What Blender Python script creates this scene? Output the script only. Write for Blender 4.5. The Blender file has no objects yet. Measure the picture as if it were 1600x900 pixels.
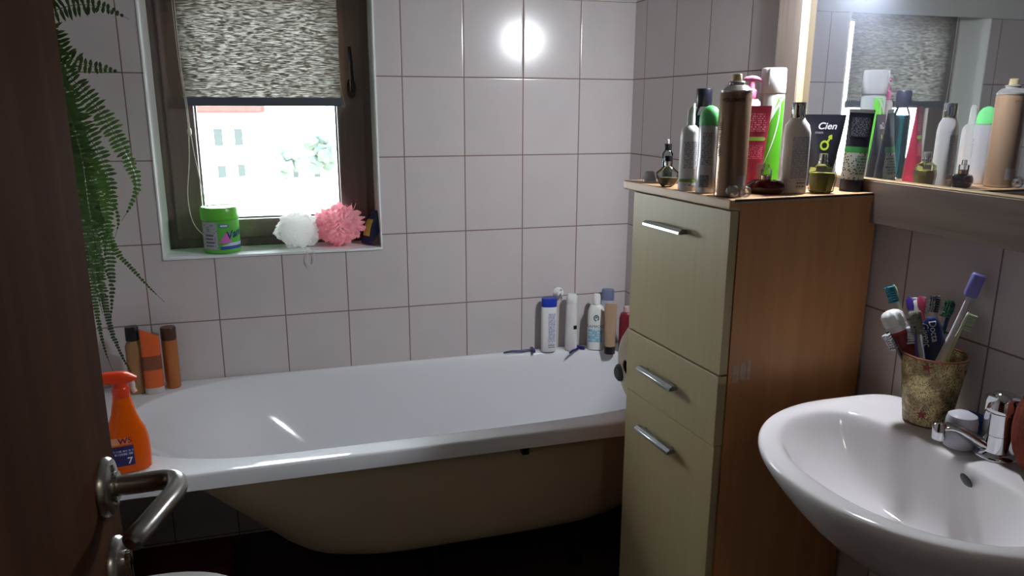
import bpy, bmesh, math, random
from mathutils import Vector, Matrix, noise
PI = math.pi
sc = bpy.context.scene
COL = sc.collection
FLOOR = -0.76          # z = 0 is a tile joint of the window wall; the floor lies 0.76 m below it
CAM = Vector((-0.964, -2.4581, 0.6587))

# ------------------------------------------------------------------ materials
def lin(c):
    o = []
    for v in c[:3]:
        v = v / 255.0
        o.append(v / 12.92 if v <= 0.04045 else ((v + 0.055) / 1.055) ** 2.4)
    return (*o, 1.0)

_M = {}
def mat(name, col, rough=0.5, metal=0.0, trans=0.0, ior=1.45, vary=0.05, scale=25.0, bump=0.0, bscale=80.0,
        coat=0.0, sss=0.0, emit=None, estr=0.0, stretch=None):
    """principled material whose colour wanders a little with a noise texture"""
    if name in _M: return _M[name]
    m = bpy.data.materials.new(name); m.use_nodes = True
    nt = m.node_tree; b = nt.nodes['Principled BSDF']
    tc = nt.nodes.new('ShaderNodeTexCoord'); mp = nt.nodes.new('ShaderNodeMapping')
    nt.links.new(tc.outputs['Object'], mp.inputs['Vector'])
    if stretch: mp.inputs['Scale'].default_value = stretch
    n = nt.nodes.new('ShaderNodeTexNoise'); n.inputs['Scale'].default_value = scale; n.inputs['Detail'].default_value = 4
    nt.links.new(mp.outputs[0], n.inputs['Vector'])
    mx = nt.nodes.new('ShaderNodeMix'); mx.data_type = 'RGBA'
    c = lin(col)
    mx.inputs['A'].default_value = (c[0]*(1-vary), c[1]*(1-vary), c[2]*(1-vary), 1)
    mx.inputs['B'].default_value = (min(1, c[0]*(1+vary)), min(1, c[1]*(1+vary)), min(1, c[2]*(1+vary)), 1)
    nt.links.new(n.outputs['Fac'], mx.inputs['Factor'])
    nt.links.new(mx.outputs['Result'], b.inputs['Base Color'])
    b.inputs['Roughness'].default_value = rough; b.inputs['Metallic'].default_value = metal
    b.inputs['Transmission Weight'].default_value = trans; b.inputs['IOR'].default_value = ior
    b.inputs['Coat Weight'].default_value = coat
    if sss:
        b.inputs['Subsurface Weight'].default_value = sss; b.inputs['Subsurface Radius'].default_value = (0.01, 0.01, 0.01)
        b.inputs['Subsurface Scale'].default_value = 1.0
    if emit:
        b.inputs['Emission Color'].default_value = lin(emit); b.inputs['Emission Strength'].default_value = estr
    if bump:
        n2 = nt.nodes.new('ShaderNodeTexNoise'); n2.inputs['Scale'].default_value = bscale; n2.inputs['Detail'].default_value = 5
        nt.links.new(mp.outputs[0], n2.inputs['Vector'])
        bp = nt.nodes.new('ShaderNodeBump'); bp.inputs['Strength'].default_value = bump; bp.inputs['Distance'].default_value = 0.002
        nt.links.new(n2.outputs['Fac'], bp.inputs['Height']); nt.links.new(bp.outputs[0], b.inputs['Normal'])
    _M[name] = m
    return m

def mth(nt, op, a, b=None, c=None):
    n = nt.nodes.new('ShaderNodeMath'); n.operation = op
    for i, v in enumerate((a, b, c)):
        if v is None: continue
        if hasattr(v, 'links') or hasattr(v, 'is_linked'): nt.links.new(v, n.inputs[i])
        else: n.inputs[i].default_value = v
    return n.outputs[0]

def tile_mat(name, axis, off, w, h, zoff, colA, colB, grout, rough=0.17, gw=0.0016):
    """glazed tiles w x h laid in a straight grid; axis = 'X' or 'Y' is the running direction"""
    m = bpy.data.materials.new(name); m.use_nodes = True
    nt = m.node_tree; b = nt.nodes['Principled BSDF']; L = nt.links
    geo = nt.nodes.new('ShaderNodeNewGeometry'); sp = nt.nodes.new('ShaderNodeSeparateXYZ')
    L.new(geo.outputs['Position'], sp.inputs[0])
    u = mth(nt, 'DIVIDE', mth(nt, 'SUBTRACT', sp.outputs[axis], off), w)
    v = mth(nt, 'DIVIDE', mth(nt, 'SUBTRACT', sp.outputs['Z' if axis != 'F' else 'Y'], zoff), h)
    fu = mth(nt, 'FRACT', u); fv = mth(nt, 'FRACT', v)
    du = mth(nt, 'MULTIPLY', mth(nt, 'MINIMUM', fu, mth(nt, 'SUBTRACT', 1.0, fu)), w)
    dv = mth(nt, 'MULTIPLY', mth(nt, 'MINIMUM', fv, mth(nt, 'SUBTRACT', 1.0, fv)), h)
    d = mth(nt, 'MINIMUM', du, dv)
    mr = nt.nodes.new('ShaderNodeMapRange'); L.new(d, mr.inputs['Value'])
    mr.inputs['From Min'].default_value = gw*0.7; mr.inputs['From Max'].default_value = gw*1.5
    # per-tile tone
    cb = nt.nodes.new('ShaderNodeCombineXYZ'); L.new(mth(nt, 'FLOOR', u), cb.inputs[0]); L.new(mth(nt, 'FLOOR', v), cb.inputs[1])
    wn = nt.nodes.new('ShaderNodeTexWhiteNoise'); wn.noise_dimensions = '2D'; L.new(cb.outputs[0], wn.inputs['Vector'])
    n = nt.nodes.new('ShaderNodeTexNoise'); n.inputs['Scale'].default_value = 7.0; n.inputs['Detail'].default_value = 6
    n.inputs['Roughness'].default_value = 0.6
    L.new(geo.outputs['Position'], n.inputs['Vector'])
    f = mth(nt, 'ADD', mth(nt, 'MULTIPLY', wn.outputs['Value'], 0.25), mth(nt, 'MULTIPLY', n.outputs['Fac'], 0.75))
    mx = nt.nodes.new('ShaderNodeMix'); mx.data_type = 'RGBA'
    mx.inputs['A'].default_value = lin(colA); mx.inputs['B'].default_value = lin(colB); L.new(f, mx.inputs['Factor'])
    m2 = nt.nodes.new('ShaderNodeMix'); m2.data_type = 'RGBA'; m2.inputs['A'].default_value = lin(grout)
    L.new(mx.outputs['Result'], m2.inputs['B']); L.new(mr.outputs[0], m2.inputs['Factor'])
    L.new(m2.outputs['Result'], b.inputs['Base Color'])
    r = nt.nodes.new('ShaderNodeMapRange'); L.new(mr.outputs[0], r.inputs['Value'])
    r.inputs['To Min'].default_value = 0.8; r.inputs['To Max'].default_value = rough
    L.new(r.outputs[0], b.inputs['Roughness'])
    # soft pillowed edge + faint waviness of the glaze
    mr2 = nt.nodes.new('ShaderNodeMapRange'); L.new(d, mr2.inputs['Value']); mr2.interpolation_type = 'SMOOTHSTEP'
    mr2.inputs['From Max'].default_value = 0.005
    n3 = nt.nodes.new('ShaderNodeTexNoise'); n3.inputs['Scale'].default_value = 60; L.new(geo.outputs['Position'], n3.inputs['Vector'])
    hh = mth(nt, 'ADD', mr2.outputs[0], mth(nt, 'MULTIPLY', n3.outputs['Fac'], 0.12))
    bp = nt.nodes.new('ShaderNodeBump'); bp.inputs['Strength'].default_value = 0.5; bp.inputs['Distance'].default_value = 0.001
    L.new(hh, bp.inputs['Height']); L.new(bp.outputs[0], b.inputs['Normal'])
    return m

def wood_mat(name, colA, colB, rough=0.5, axis='Z', scale=14.0, bump=0.1, contrast=1.0):
    m = bpy.data.materials.new(name); m.use_nodes = True
    nt = m.node_tree; b = nt.nodes['Principled BSDF']; L = nt.links
    tc = nt.nodes.new('ShaderNodeTexCoord'); mp = nt.nodes.new('ShaderNodeMapping'); L.new(tc.outputs['Object'], mp.inputs[0])
    s = [scale*2.2]*3; s['XYZ'.index(axis)] = scale*0.12
    mp.inputs['Scale'].default_value = s
    n = nt.nodes.new('ShaderNodeTexNoise'); n.inputs['Scale'].default_value = 1.6; n.inputs['Detail'].default_value = 8
    n.inputs['Distortion'].default_value = 0.6; L.new(mp.outputs[0], n.inputs[0])
    cr = nt.nodes.new('ShaderNodeValToRGB'); cr.color_ramp.elements[0].position = 0.5-0.22/contrast; cr.color_ramp.elements[1].position = 0.5+0.22/contrast
    cr.color_ramp.elements[0].color = lin(colA); cr.color_ramp.elements[1].color = lin(colB)
    L.new(n.outputs['Fac'], cr.inputs[0]); L.new(cr.outputs[0], b.inputs['Base Color'])
    b.inputs['Roughness'].default_value = rough
    bp = nt.nodes.new('ShaderNodeBump'); bp.inputs['Strength'].default_value = bump; bp.inputs['Distance'].default_value = 0.001
    L.new(n.outputs['Fac'], bp.inputs['Height']); L.new(bp.outputs[0], b.inputs['Normal'])
    return m

def print_mat(name, bg, ink, rough=0.4, lines=320.0, fill=0.5, chars=260.0):
    """fine unreadable print: rows of short dashes on a label ground"""
    if name in _M: return _M[name]
    m = bpy.data.materials.new(name); m.use_nodes = True
    nt = m.node_tree; b = nt.nodes['Principled BSDF']; L = nt.links
    tc = nt.nodes.new('ShaderNodeTexCoord'); sp = nt.nodes.new('ShaderNodeSeparateXYZ'); L.new(tc.outputs['Object'], sp.inputs[0])
    z = mth(nt, 'MULTIPLY', sp.outputs['Z'], lines)
    row = mth(nt, 'LESS_THAN', mth(nt, 'FRACT', z), 0.55)
    cb = nt.nodes.new('ShaderNodeCombineXYZ')
    L.new(mth(nt, 'MULTIPLY', mth(nt, 'ADD', sp.outputs['X'], sp.outputs['Y']), chars), cb.inputs[0])
    L.new(mth(nt, 'FLOOR', z), cb.inputs[1])
    n = nt.nodes.new('ShaderNodeTexNoise'); n.inputs['Scale'].default_value = 1.0; n.inputs['Detail'].default_value = 2; L.new(cb.outputs[0], n.inputs[0])
    ch = mth(nt, 'LESS_THAN', n.outputs['Fac'], fill)
    f = mth(nt, 'MULTIPLY', row, ch)
    mx = nt.nodes.new('ShaderNodeMix'); mx.data_type = 'RGBA'; mx.inputs['A'].default_value = lin(bg); mx.inputs['B'].default_value = lin(ink)
    L.new(f, mx.inputs['Factor']); L.new(mx.outputs['Result'], b.inputs['Base Color']); b.inputs['Roughness'].default_value = rough
    _M[name] = m
    return m

# ------------------------------------------------------------------ mesh helpers
def bm_box(bm, a, b, mi=0):
    vs = [bm.verts.new((x, y, z)) for x in (a[0], b[0]) for y in (a[1], b[1]) for z in (a[2], b[2])]
    fs = [(0,1,3,2), (4,6,7,5), (0,4,5,1), (2,3,7,6), (0,2,6,4), (1,5,7,3)]
    for f in fs:
        fc = bm.faces.new([vs[i] for i in f]); fc.material_index = mi
    return vs

def bm_loft(bm, rings, cap0=True, cap1=True, mi=0):
    R = [[bm.verts.new(p) for p in r] for r in rings]
    n = len(R[0])
    for k in range(len(R)-1):
        for i in range(n):
            f = bm.faces.new((R[k][i], R[k][(i+1) % n], R[k+1][(i+1) % n], R[k+1][i])); f.material_index = mi
    if cap0: bm.faces.new(list(reversed(R[0]))).material_index = mi
    if cap1: bm.faces.new(R[-1]).material_index = mi
    return R

def bm_tube(bm, pts, r, n=12, cap=True, mi=0, flat=1.0):
    """round bar along a polyline; r is a number or one per point"""
    pts = [Vector(p) for p in pts]; rings = []
    t0 = (pts[1]-pts[0]).normalized()
    up = Vector((0,0,1)) if abs(t0.z) < 0.9 else Vector((1,0,0))
    side = t0.cross(up).normalized()
    for i, p in enumerate(pts):
        t = (pts[min(i+1, len(pts)-1)]-pts[max(i-1, 0)]).normalized()
        side = (side - t*side.dot(t)).normalized(); up2 = side.cross(t).normalized()
        rr = r[i] if isinstance(r, (list, tuple)) else r
        rings.append([p + side*math.cos(2*PI*k/n)*rr + up2*math.sin(2*PI*k/n)*rr*flat for k in range(n)])
    bm_loft(bm, rings, cap, cap, mi)

def bm_lathe(bm, prof, n=32, c=(0,0,0), cap0=True, cap1=True, mi=0):
    rings = [[Vector((c[0]+r*math.cos(2*PI*k/n), c[1]+r*math.sin(2*PI*k/n), c[2]+z)) for k in range(n)] for r, z in prof]
    bm_loft(bm, rings, cap0, cap1, mi)

def sup(t, rx, ry, e):
    c, s = math.cos(t), math.sin(t)
    return (rx*math.copysign(abs(c)**(2/e), c), ry*math.copysign(abs(s)**(2/e), s))

def smooth_path(pts, k=6):
    P = [Vector(p) for p in pts]; out = []
    for i in range(len(P)-1):
        p0 = P[max(i-1,0)]; p1 = P[i]; p2 = P[i+1]; p3 = P[min(i+2, len(P)-1)]
        for j in range(k):
            t = j/k
            out.append(0.5*((2*p1)+(-p0+p2)*t+(2*p0-5*p1+4*p2-p3)*t*t+(-p0+3*p1-3*p2+p3)*t**3))
    out.append(P[-1]); return out

def obj(name, bm, m, parent=None, smooth=True, bevel=0.0, seg=2, angle=35):
    bmesh.ops.recalc_face_normals(bm, faces=bm.faces)
    me = bpy.data.meshes.new(name); bm.to_mesh(me); bm.free()
    o = bpy.data.objects.new(name, me); COL.objects.link(o)
    for x in (m if isinstance(m, (list, tuple)) else [m]): me.materials.append(x)
    if smooth:
        for p in me.polygons: p.use_smooth = True
        me.set_sharp_from_angle(angle=math.radians(angle))
    if bevel:
        bv = o.modifiers.new('bevel', 'BEVEL'); bv.width = bevel; bv.segments = seg; bv.limit_method = 'ANGLE'; bv.angle_limit = math.radians(40)
    if parent: o.parent = parent
    return o

def tag(o, label, cat, group=None, kind=None):
    if label: o['label'] = label
    if cat: o['category'] = cat
    if group: o['group'] = group
    if kind: o['kind'] = kind
    return o

def thing(name, label, cat, loc=(0,0,0), rz=0.0, group=None):
    o = bpy.data.objects.new(name, None); COL.objects.link(o); o.empty_display_size = 0.03
    o.location = loc; o.rotation_euler = (0, 0, rz)
    return tag(o, label, cat, group)

def face_cam(x, y, extra=0.0):
    """turn so that local -Y looks towards the doorway"""
    d = Vector((CAM.x-x, CAM.y-y)); return math.atan2(d.y, d.x) + PI/2 + math.radians(extra)

class Body:
    """a bottle or tube shape: rings (z, half width x, half depth y, exponent)"""
    def __init__(s, prof): s.p = prof
    def sec(s, z):
        P = s.p
        if z <= P[0][0]: return P[0][1:]
        for a, b in zip(P, P[1:]):
            if z <= b[0]:
                t = (z-a[0])/max(1e-9, b[0]-a[0]); return tuple(a[i]+(b[i]-a[i])*t for i in (1,2,3))
        return P[-1][1:]
    def build(s, name, m, parent, n=40, cap=(True, True)):
        bm = bmesh.new()
        bm_loft(bm, [[Vector((*sup(2*PI*k/n, rx, ry, e), z)) for k in range(n)] for z, rx, ry, e in s.p], *cap)
        return obj(name, bm, m, parent)
    def at(s, u, z, off=0.0004):
        """surface point facing -Y at horizontal distance u from the middle"""
        rx, ry, e = s.sec(z)
        u = max(-rx*0.999, min(rx*0.999, u))
        y = -ry*(1-abs(u/rx)**e)**(1/e)
        return Vector((u*(1+off/rx), y-off, z))
    def patch(s, name, m, parent, u0, u1, z0, z1, off=0.0005, nu=14, nz=10, shape=None):
        bm = bmesh.new(); G = []
        for j in range(nz+1):
            z = z0+(z1-z0)*j/nz; a, b = u0, u1
            if shape: a, b = shape(j/nz, u0, u1)
            rx = s.sec(z)[0]
            row = []
            for i in range(nu+1):
                # even steps in angle keep the patch on round sides
                ta = math.asin(max(-1, min(1, a/rx))); tb = math.asin(max(-1, min(1, b/rx)))
                row.append(bm.verts.new(s.at(rx*math.sin(ta+(tb-ta)*i/nu), z, off)))
            G.append(row)
        for j in range(nz):
            for i in range(nu): bm.faces.new((G[j][i], G[j][i+1], G[j+1][i+1], G[j+1][i]))
        return obj(name, bm, m, parent)
    def text(s, txt, size, u, z, m, parent, off=0.0009, rot=0.0, wrap=True, shear=0.0, bold=0.0):
        c = bpy.data.curves.new('lettering', 'FONT'); c.body = txt; c.size = size; c.align_x = 'CENTER'; c.align_y = 'CENTER'; c.shear = shear
        c.offset = bold
        t = bpy.data.objects.new('t', c); COL.objects.link(t)
        bpy.context.view_layer.update()
        me = bpy.data.meshes.new_from_object(t.evaluated_get(bpy.context.evaluated_depsgraph_get()))
        bpy.data.objects.remove(t)
        bm = bmesh.new(); bm.from_mesh(me)
        bmesh.ops.subdivide_edges(bm, edges=[e for e in bm.edges if e.calc_length() > size*0.3], cuts=2, use_grid_fill=False)
        bmesh.ops.triangulate(bm, faces=bm.faces)
        ca, sa = math.cos(rot), math.sin(rot)
        for v in bm.verts:
            x, y = v.co.x*ca-v.co.y*sa, v.co.x*sa+v.co.y*ca
            rx = s.sec(z+y)[0]
            if wrap:
                a0 = math.asin(max(-1, min(1, u/rx))); ang = a0 + x/rx
                ry = s.sec(z+y)[1]
                v.co = Vector(((rx+off)*math.sin(ang), -(ry+off)*math.cos(ang), z+y))
            else:
                v.co = s.at(u+x, z+y, off)
        return obj('lettering', bm, m, parent, smooth=False)

# ------------------------------------------------------------------ shared materials
tileF = tile_mat('wall_tile_far', 'X', 0.0, 0.2, 0.25, 0.0, (196,188,187), (214,207,206), (124,100,92))
tileR = tile_mat('wall_tile_right', 'Y', -0.0862, 0.2, 0.25, 0.0, (196,188,187), (214,207,206), (124,100,92))
tileL = tile_mat('wall_tile_left', 'Y', -0.05, 0.2, 0.25, 0.0, (196,188,187), (214,207,206), (124,100,92))
floorM = tile_mat('floor_tile', 'X', 0.05, 0.33, 0.33, 0.0, (58,42,36), (72,54,46), (40,32,28), rough=0.35, gw=0.003)
plaster = mat('ceiling_paint', (224,226,224), 0.8, vary=0.02, bump=0.1)
reveal = mat('white_reveal_tile', (244,248,246), 0.35, vary=0.02)
enamel = mat('white_enamel', (226,228,232), 0.08, vary=0.01, coat=0.3)
ceram = mat('white_ceramic', (232,228,230), 0.09, vary=0.01, coat=0.3)
shellM = mat('cream_tub_shell', (196,178,146), 0.6, vary=0.08, scale=6, bump=0.05)
darkwood = wood_mat('brown_window_wood', (94,82,78), (114,100,94), 0.38, 'Z', 10, 0.12)
darkwoodX = wood_mat('brown_window_wood_rail', (94,82,78), (114,100,94), 0.38, 'X', 10, 0.12)
doorM = wood_mat('brown_door_wood', (62,38,25), (84,52,34), 0.8, 'Z', 7, 0.03); doorM.node_tree.nodes['Principled BSDF'].inputs['Specular IOR Level'].default_value = .05
oakM = wood_mat('greyed_oak_frame', (128,114,108), (154,140,132), 0.45, 'Y', 12, 0.15)
oakV = wood_mat('greyed_oak_upright', (128,114,108), (154,140,132), 0.45, 'Z', 12, 0.15)
oakEdge = wood_mat('lit_oak_edge', (150,128,92), (172,150,112), 0.6, 'Z', 12, 0.15)  # yellower than the frame: lamplight on its inner edge put into the colour
sideM = wood_mat('orange_beech_side', (180,125,78), (198,143,93), 0.45, 'Z', 8, 0.05)
creamM = wood_mat('cream_door_foil', (174,158,121), (180,164,127), 0.42, 'Z', 20, 0.03)
topM = wood_mat('beech_top', (176,136,98), (198,158,118), 0.4, 'Y', 12, 0.05)
chrome = mat('chrome', (225,228,232), 0.07, 1.0, vary=0.01)
steel = mat('brushed_steel', (168,166,162), 0.28, 1.0, vary=0.04, stretch=(1,1,12))
white = mat('white_plastic', (236,236,236), 0.3, vary=0.01)
black = mat('black_plastic', (22,22,26), 0.3, vary=0.1)
clear = bpy.data.materials.new('clear_glass'); clear.use_nodes = True
_n = clear.node_tree; _n.nodes.remove(_n.nodes['Principled BSDF'])
_t = _n.nodes.new('ShaderNodeBsdfTransparent'); _t.inputs[0].default_value = (.90, .93, .93, 1); _g = _n.nodes.new('ShaderNodeBsdfGlossy'); _g.inputs['Roughness'].default_value = .05
_f = _n.nodes.new('ShaderNodeFresnel'); _f.inputs['IOR'].default_value = 1.5; _m = _n.nodes.new('ShaderNodeMixShader')
_n.links.new(_f.outputs[0], _m.inputs[0]); _n.links.new(_t.outputs[0], _m.inputs[1]); _n.links.new(_g.outputs[0], _m.inputs[2]); _n.links.new(_m.outputs[0], _n.nodes['Material Output'].inputs[0])
crystal = bpy.data.materials.new('crystal'); crystal.use_nodes = True
_n = crystal.node_tree; _n.nodes.remove(_n.nodes['Principled BSDF'])
_t = _n.nodes.new('ShaderNodeBsdfTransparent'); _t.inputs[0].default_value = (.92, .92, .93, 1); _g = _n.nodes.new('ShaderNodeBsdfGlossy'); _g.inputs['Roughness'].default_value = .12
_m = _n.nodes.new('ShaderNodeMixShader'); _m.inputs[0].default_value = .38; _n.links.new(_t.outputs[0], _m.inputs[1]); _n.links.new(_g.outputs[0], _m.inputs[2]); _n.links.new(_m.outputs[0], _n.nodes['Material Output'].inputs[0])
frost = mat('frosted_plastic', (230,232,236), 0.25, trans=0.75, ior=1.3, vary=0.0)

# ================================================================== THE ROOM
XR = 0.1973; XL = -1.62
WX0, WX1, WZ0, WZ1 = -1.345, -0.681, 0.207, 1.075     # window recess
def struct(name, bm, m, **k):
    o = obj(name, bm, m, **k); o['kind'] = 'structure'; return o

bm = bmesh.new()
bm_box(bm, (XL-0.1, 0, FLOOR-0.1), (WX0, 0.3, 1.2)); bm_box(bm, (WX1, 0, FLOOR-0.1), (XR+0.12, 0.3, 1.2))
bm_box(bm, (WX0, 0, FLOOR-0.1), (WX1, 0.3, WZ0)); bm_box(bm, (WX0, 0, WZ1), (WX1, 0.3, 1.2))
struct('wall_back', bm, tileF, smooth=False)
bm = bmesh.new(); bm_box(bm, (XR, -4.2, FLOOR-0.1), (XR+0.12, 0.3, 1.95)); struct('wall_right', bm, tileR, smooth=False)
bm = bmesh.new(); bm_box(bm, (XL-0.12, -4.2, FLOOR-0.1), (XL, 0.0, 1.95)); struct('wall_left', bm, tileL, smooth=False)
bm = bmesh.new(); bm_box(bm, (XL-0.12, -4.2, FLOOR-0.1), (XR+0.12, 0.3, FLOOR)); struct('floor', bm, mat('dark_brown_floor_tile', (62,46,40), 0.35, vary=0.2, scale=9), smooth=False)
# ceiling: rises from the window wall under the roof, then runs level
bm = bmesh.new()
prof = [(0.0, 1.0), (-1.02, 1.75), (-4.2, 1.75), (-4.2, 1.95), (-0.98, 1.95), (0.0, 1.25)]
bm_loft(bm, [[Vector((x, y, z)) for y, z in prof] for x in (XL-0.12, XR+0.12)])
struct('ceiling', bm, plaster, smooth=False)
# front wall with the doorway the photograph is taken from
bm = bmesh.new()
bm_box(bm, (XL, -2.72, FLOOR), (-1.18, -2.60, 1.75)); bm_box(bm, (-0.34, -2.72, FLOOR), (XR, -2.60, 1.75))
bm_box(bm, (-1.18, -2.72, 1.27), (-0.34, -2.60, 1.75))
struct('wall_front', bm, plaster, smooth=False)
bm = bmesh.new(); bm_box(bm, (XL-0.12, -4.3, FLOOR), (XR+0.12, -4.2, 1.75)); struct('wall_hall', bm, plaster, smooth=False)
bm = bmesh.new()
for a, b in (((-1.18,-2.74,FLOOR), (-1.14,-2.58,1.27)), ((-0.38,-2.74,FLOOR), (-0.34,-2.58,1.27)), ((-1.18,-2.74,1.23), (-0.34,-2.58,1.27))): bm_box(bm, a, b)
struct('trim_1', bm, doorM, smooth=False)

# reveal lining + sill
bm = bmesh.new(); t = 0.004
bm_box(bm, (WX0, -0.003, WZ0), (WX0+t, 0.15, WZ1)); bm_box(bm, (WX1-t, -0.003, WZ0), (WX1, 0.15, WZ1))
bm_box(bm, (WX0, -0.003, WZ1-t), (WX1, 0.15, WZ1))
struct('trim_2', bm, reveal, smooth=False)
bm = bmesh.new(); bm_box(bm, (WX0, -0.006, WZ0-0.007), (WX1, 0.15, WZ0+0.001))
struct('trim_3', bm, mat('sill_tile', (234,240,240), 0.3, vary=0.05), smooth=False, bevel=0.0015)

# ---- window: outer frame, sash, pane, handle
win = bpy.data.objects.new('window_1', None); COL.objects.link(win); win.location = (-1.01, 0.15, WZ0); win['kind'] = 'structure'
def wbox(bm, x0, x1, z0, z1, y0, y1): bm_box(bm, (x0+1.01, y0-0.15, z0-WZ0), (x1+1.01, y1-0.15, z1-WZ0))
GX0, GX1, GZ0, GZ1 = -1.234, -0.797, 0.298, 0.995
bm = bmesh.new(); fw = 0.035
wbox(bm, WX0, WX0+fw, WZ0, WZ1, .15, .22); wbox(bm, WX1-fw, WX1, WZ0, WZ1, .15, .22)
wbox(bm, WX0, WX1, WZ0, WZ0+fw, .151, .219); wbox(bm, WX0, WX1, WZ1-fw, WZ1, .151, .219)
obj('window_frame', bm, darkwood, win, smooth=False, bevel=0.003)
bm = bmesh.new(); e = 0.006
sx0, sx1, sz0, sz1 = WX0+fw-e, WX1-fw+e, WZ0+fw-e, WZ1-fw+e
wbox(bm, sx0, GX0, sz0, sz1, .138, .20); wbox(bm, GX1, sx1, sz0, sz1, .138, .20)
obj('sash_stile', bm, darkwood, win, smooth=False, bevel=0.004)
bm = bmesh.new()
wbox(bm, GX0-.001, GX1+.001, sz0, GZ0, .139, .20); wbox(bm, GX0-.001, GX1+.001, GZ1, sz1, .139, .20)
obj('sash_rail', bm, darkwoodX, win, smooth=False, bevel=0.004)
bm = bmesh.new(); b_ = 0.005
wbox(bm, GX0, GX0+b_, GZ0, GZ1, .165, .18); wbox(bm, GX1-b_, GX1, GZ0, GZ1, .165, .18)
wbox(bm, GX0, GX1, GZ0, GZ0+b_, .165, .18); wbox(bm, GX0, GX1, GZ1-b_, GZ1, .165, .18)
obj('glazing_gasket', bm, mat('grey_gasket', (120,116,112), 0.5), win, smooth=False)
gm = bpy.data.materials.new('window_glass'); gm.use_nodes = True
nt = gm.node_tree; nt.nodes.remove(nt.nodes['Principled BSDF'])
tr = nt.nodes.new('ShaderNodeBsdfTransparent'); gl = nt.nodes.new('ShaderNodeBsdfGlossy'); gl.inputs['Roughness'].default_value = 0.02
fr = nt.nodes.new('ShaderNodeFresnel'); fr.inputs['IOR'].default_value = 1.35
ms = nt.nodes.new('ShaderNodeMixShader'); tr.inputs[0].default_value = (0.97, 0.985, 0.98, 1)
nt.links.new(fr.outputs[0], ms.inputs[0]); nt.links.new(tr.outputs[0], ms.inputs[1]); nt.links.new(gl.outputs[0], ms.inputs[2])
nt.links.new(ms.outputs[0], nt.nodes['Material Output'].inputs[0])
bm = bmesh.new(); wbox(bm, GX0, GX1, GZ0, GZ1, .170, .175)
obj('window_pane', bm, gm, win, smooth=False)
bm = bmesh.new()
hx, hz = -0.747, 0.715
bm_loft(bm, [[Vector((hx+1.01+sup(2*PI*k/20, .013, .03, 3)[0], yy-0.15, hz-WZ0+sup(2*PI*k/20, .013, .03, 3)[1])) for k in range(20)] for yy in (.139, .131)])
bm_tube(bm, [(hx+1.01, -.018, hz-WZ0), (hx+1.01, -.045, hz-WZ0)], .008)
bm_tube(bm, smooth_path([(hx+1.01, -.045, hz-WZ0-.01), (hx+1.01, -.048, hz-WZ0+.04), (hx+1.01-.001, -.047, hz-WZ0+.09), (hx+1.01-.003, -.044, hz-WZ0+.128)]), [.010]*6+[.009]*6+[.008]*7, flat=.7)
obj('window_handle', bm, mat('dark_bronze', (66,58,54), 0.22, 0.85), win)

# ---- woven blind
blm = bpy.data.materials.new('woven_blind'); blm.use_nodes = True
nt = blm.node_tree; nt.nodes.remove(nt.nodes['Principled BSDF']); L = nt.links
tc = nt.nodes.new('ShaderNodeTexCoord'); mp = nt.nodes.new('ShaderNodeMapping'); mp.inputs['Scale'].default_value = (42, 1, 330)
L.new(tc.outputs['Object'], mp.inputs[0])
n1 = nt.nodes.new('ShaderNodeTexNoise'); n1.inputs['Scale'].default_value = 1.0; n1.inputs['Detail'].default_value = 3; n1.inputs['Distortion'].default_value = 0.8
L.new(mp.outputs[0], n1.inputs[0])
mr = nt.nodes.new('ShaderNodeMapRange'); L.new(n1.outputs['Fac'], mr.inputs[0]); mr.inputs['From Min'].default_value = 0.46; mr.inputs['From Max'].default_value = 0.60
di = nt.nodes.new('ShaderNodeBsdfDiffuse'); di.inputs[0].default_value = lin((104,96,82))
tl = nt.nodes.new('ShaderNodeBsdfTranslucent'); mc = nt.nodes.new('ShaderNodeMix'); mc.data_type = 'RGBA'
mc.inputs['A'].default_value = (0.0035, 0.0032, 0.0028, 1); mc.inputs['B'].default_value = (0.070, 0.070, 0.066, 1)
L.new(mr.outputs[0], mc.inputs['Factor']); L.new(mc.outputs['Result'], tl.inputs[0])
ad = nt.nodes.new('ShaderNodeAddShader'); L.new(di.outputs[0], ad.inputs[0]); L.new(tl.outputs[0], ad.inputs[1])
bp = nt.nodes.new('ShaderNodeBump'); bp.inputs['Distance'].default_value = 0.002; L.new(n1.outputs['Fac'], bp.inputs['Height']); L.new(bp.outputs[0], di.inputs['Normal'])
L.new(ad.outputs[0], nt.nodes['Material Output'].inputs[0])
blind = thing('roller_blind', 'woven grass roller blind pulled halfway down over the window', 'blind', (-1.02, 0.10, 1.035))
bm = bmesh.new()
N = 80; rows = []
for j in range(N+1):
    z = -0.352 + (0.352)*j/N
    rows.append([bm.verts.new((-0.236+0.472*i/8 + (0.0012*math.sin(j*2.1+i) if i in (0, 8) else 0), 0.0012*math.sin(j*1.9), z)) for i in range(9)])
for j in range(N):
    for i in range(8): bm.faces.new((rows[j][i], rows[j][i+1], rows[j+1][i+1], rows[j+1][i]))
bl = obj('blind_fabric', bm, blm, blind)
bm = bmesh.new(); bm_loft(bm, [[Vector((x, sup(2*PI*k/16, .006, .0135, 4)[0], -0.364+sup(2*PI*k/16, .006, .0135, 4)[1])) for k in range(16)] for x in (-0.238, 0.238)])
obj('bottom_bar', bm, mat('slate_blue_bar', (78,84,92), 0.35), blind)
bm = bmesh.new(); bm_tube(bm, [(-0.236, 0.0, 0.012), (0.236, 0.0, 0.012)], 0.017, 20); obj('roller', bm, mat('roller_cloth', (120,110,92), 0.7), blind)
bm = bmesh.new()
bm.free()
for x in (-0.246, 0.240):
    bm = bmesh.new(); bm_box(bm, (x, -0.02, -0.008), (x+0.006, 0.035, 0.034)); obj('bracket', bm, white, blind, smooth=False, bevel=0.001)
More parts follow.
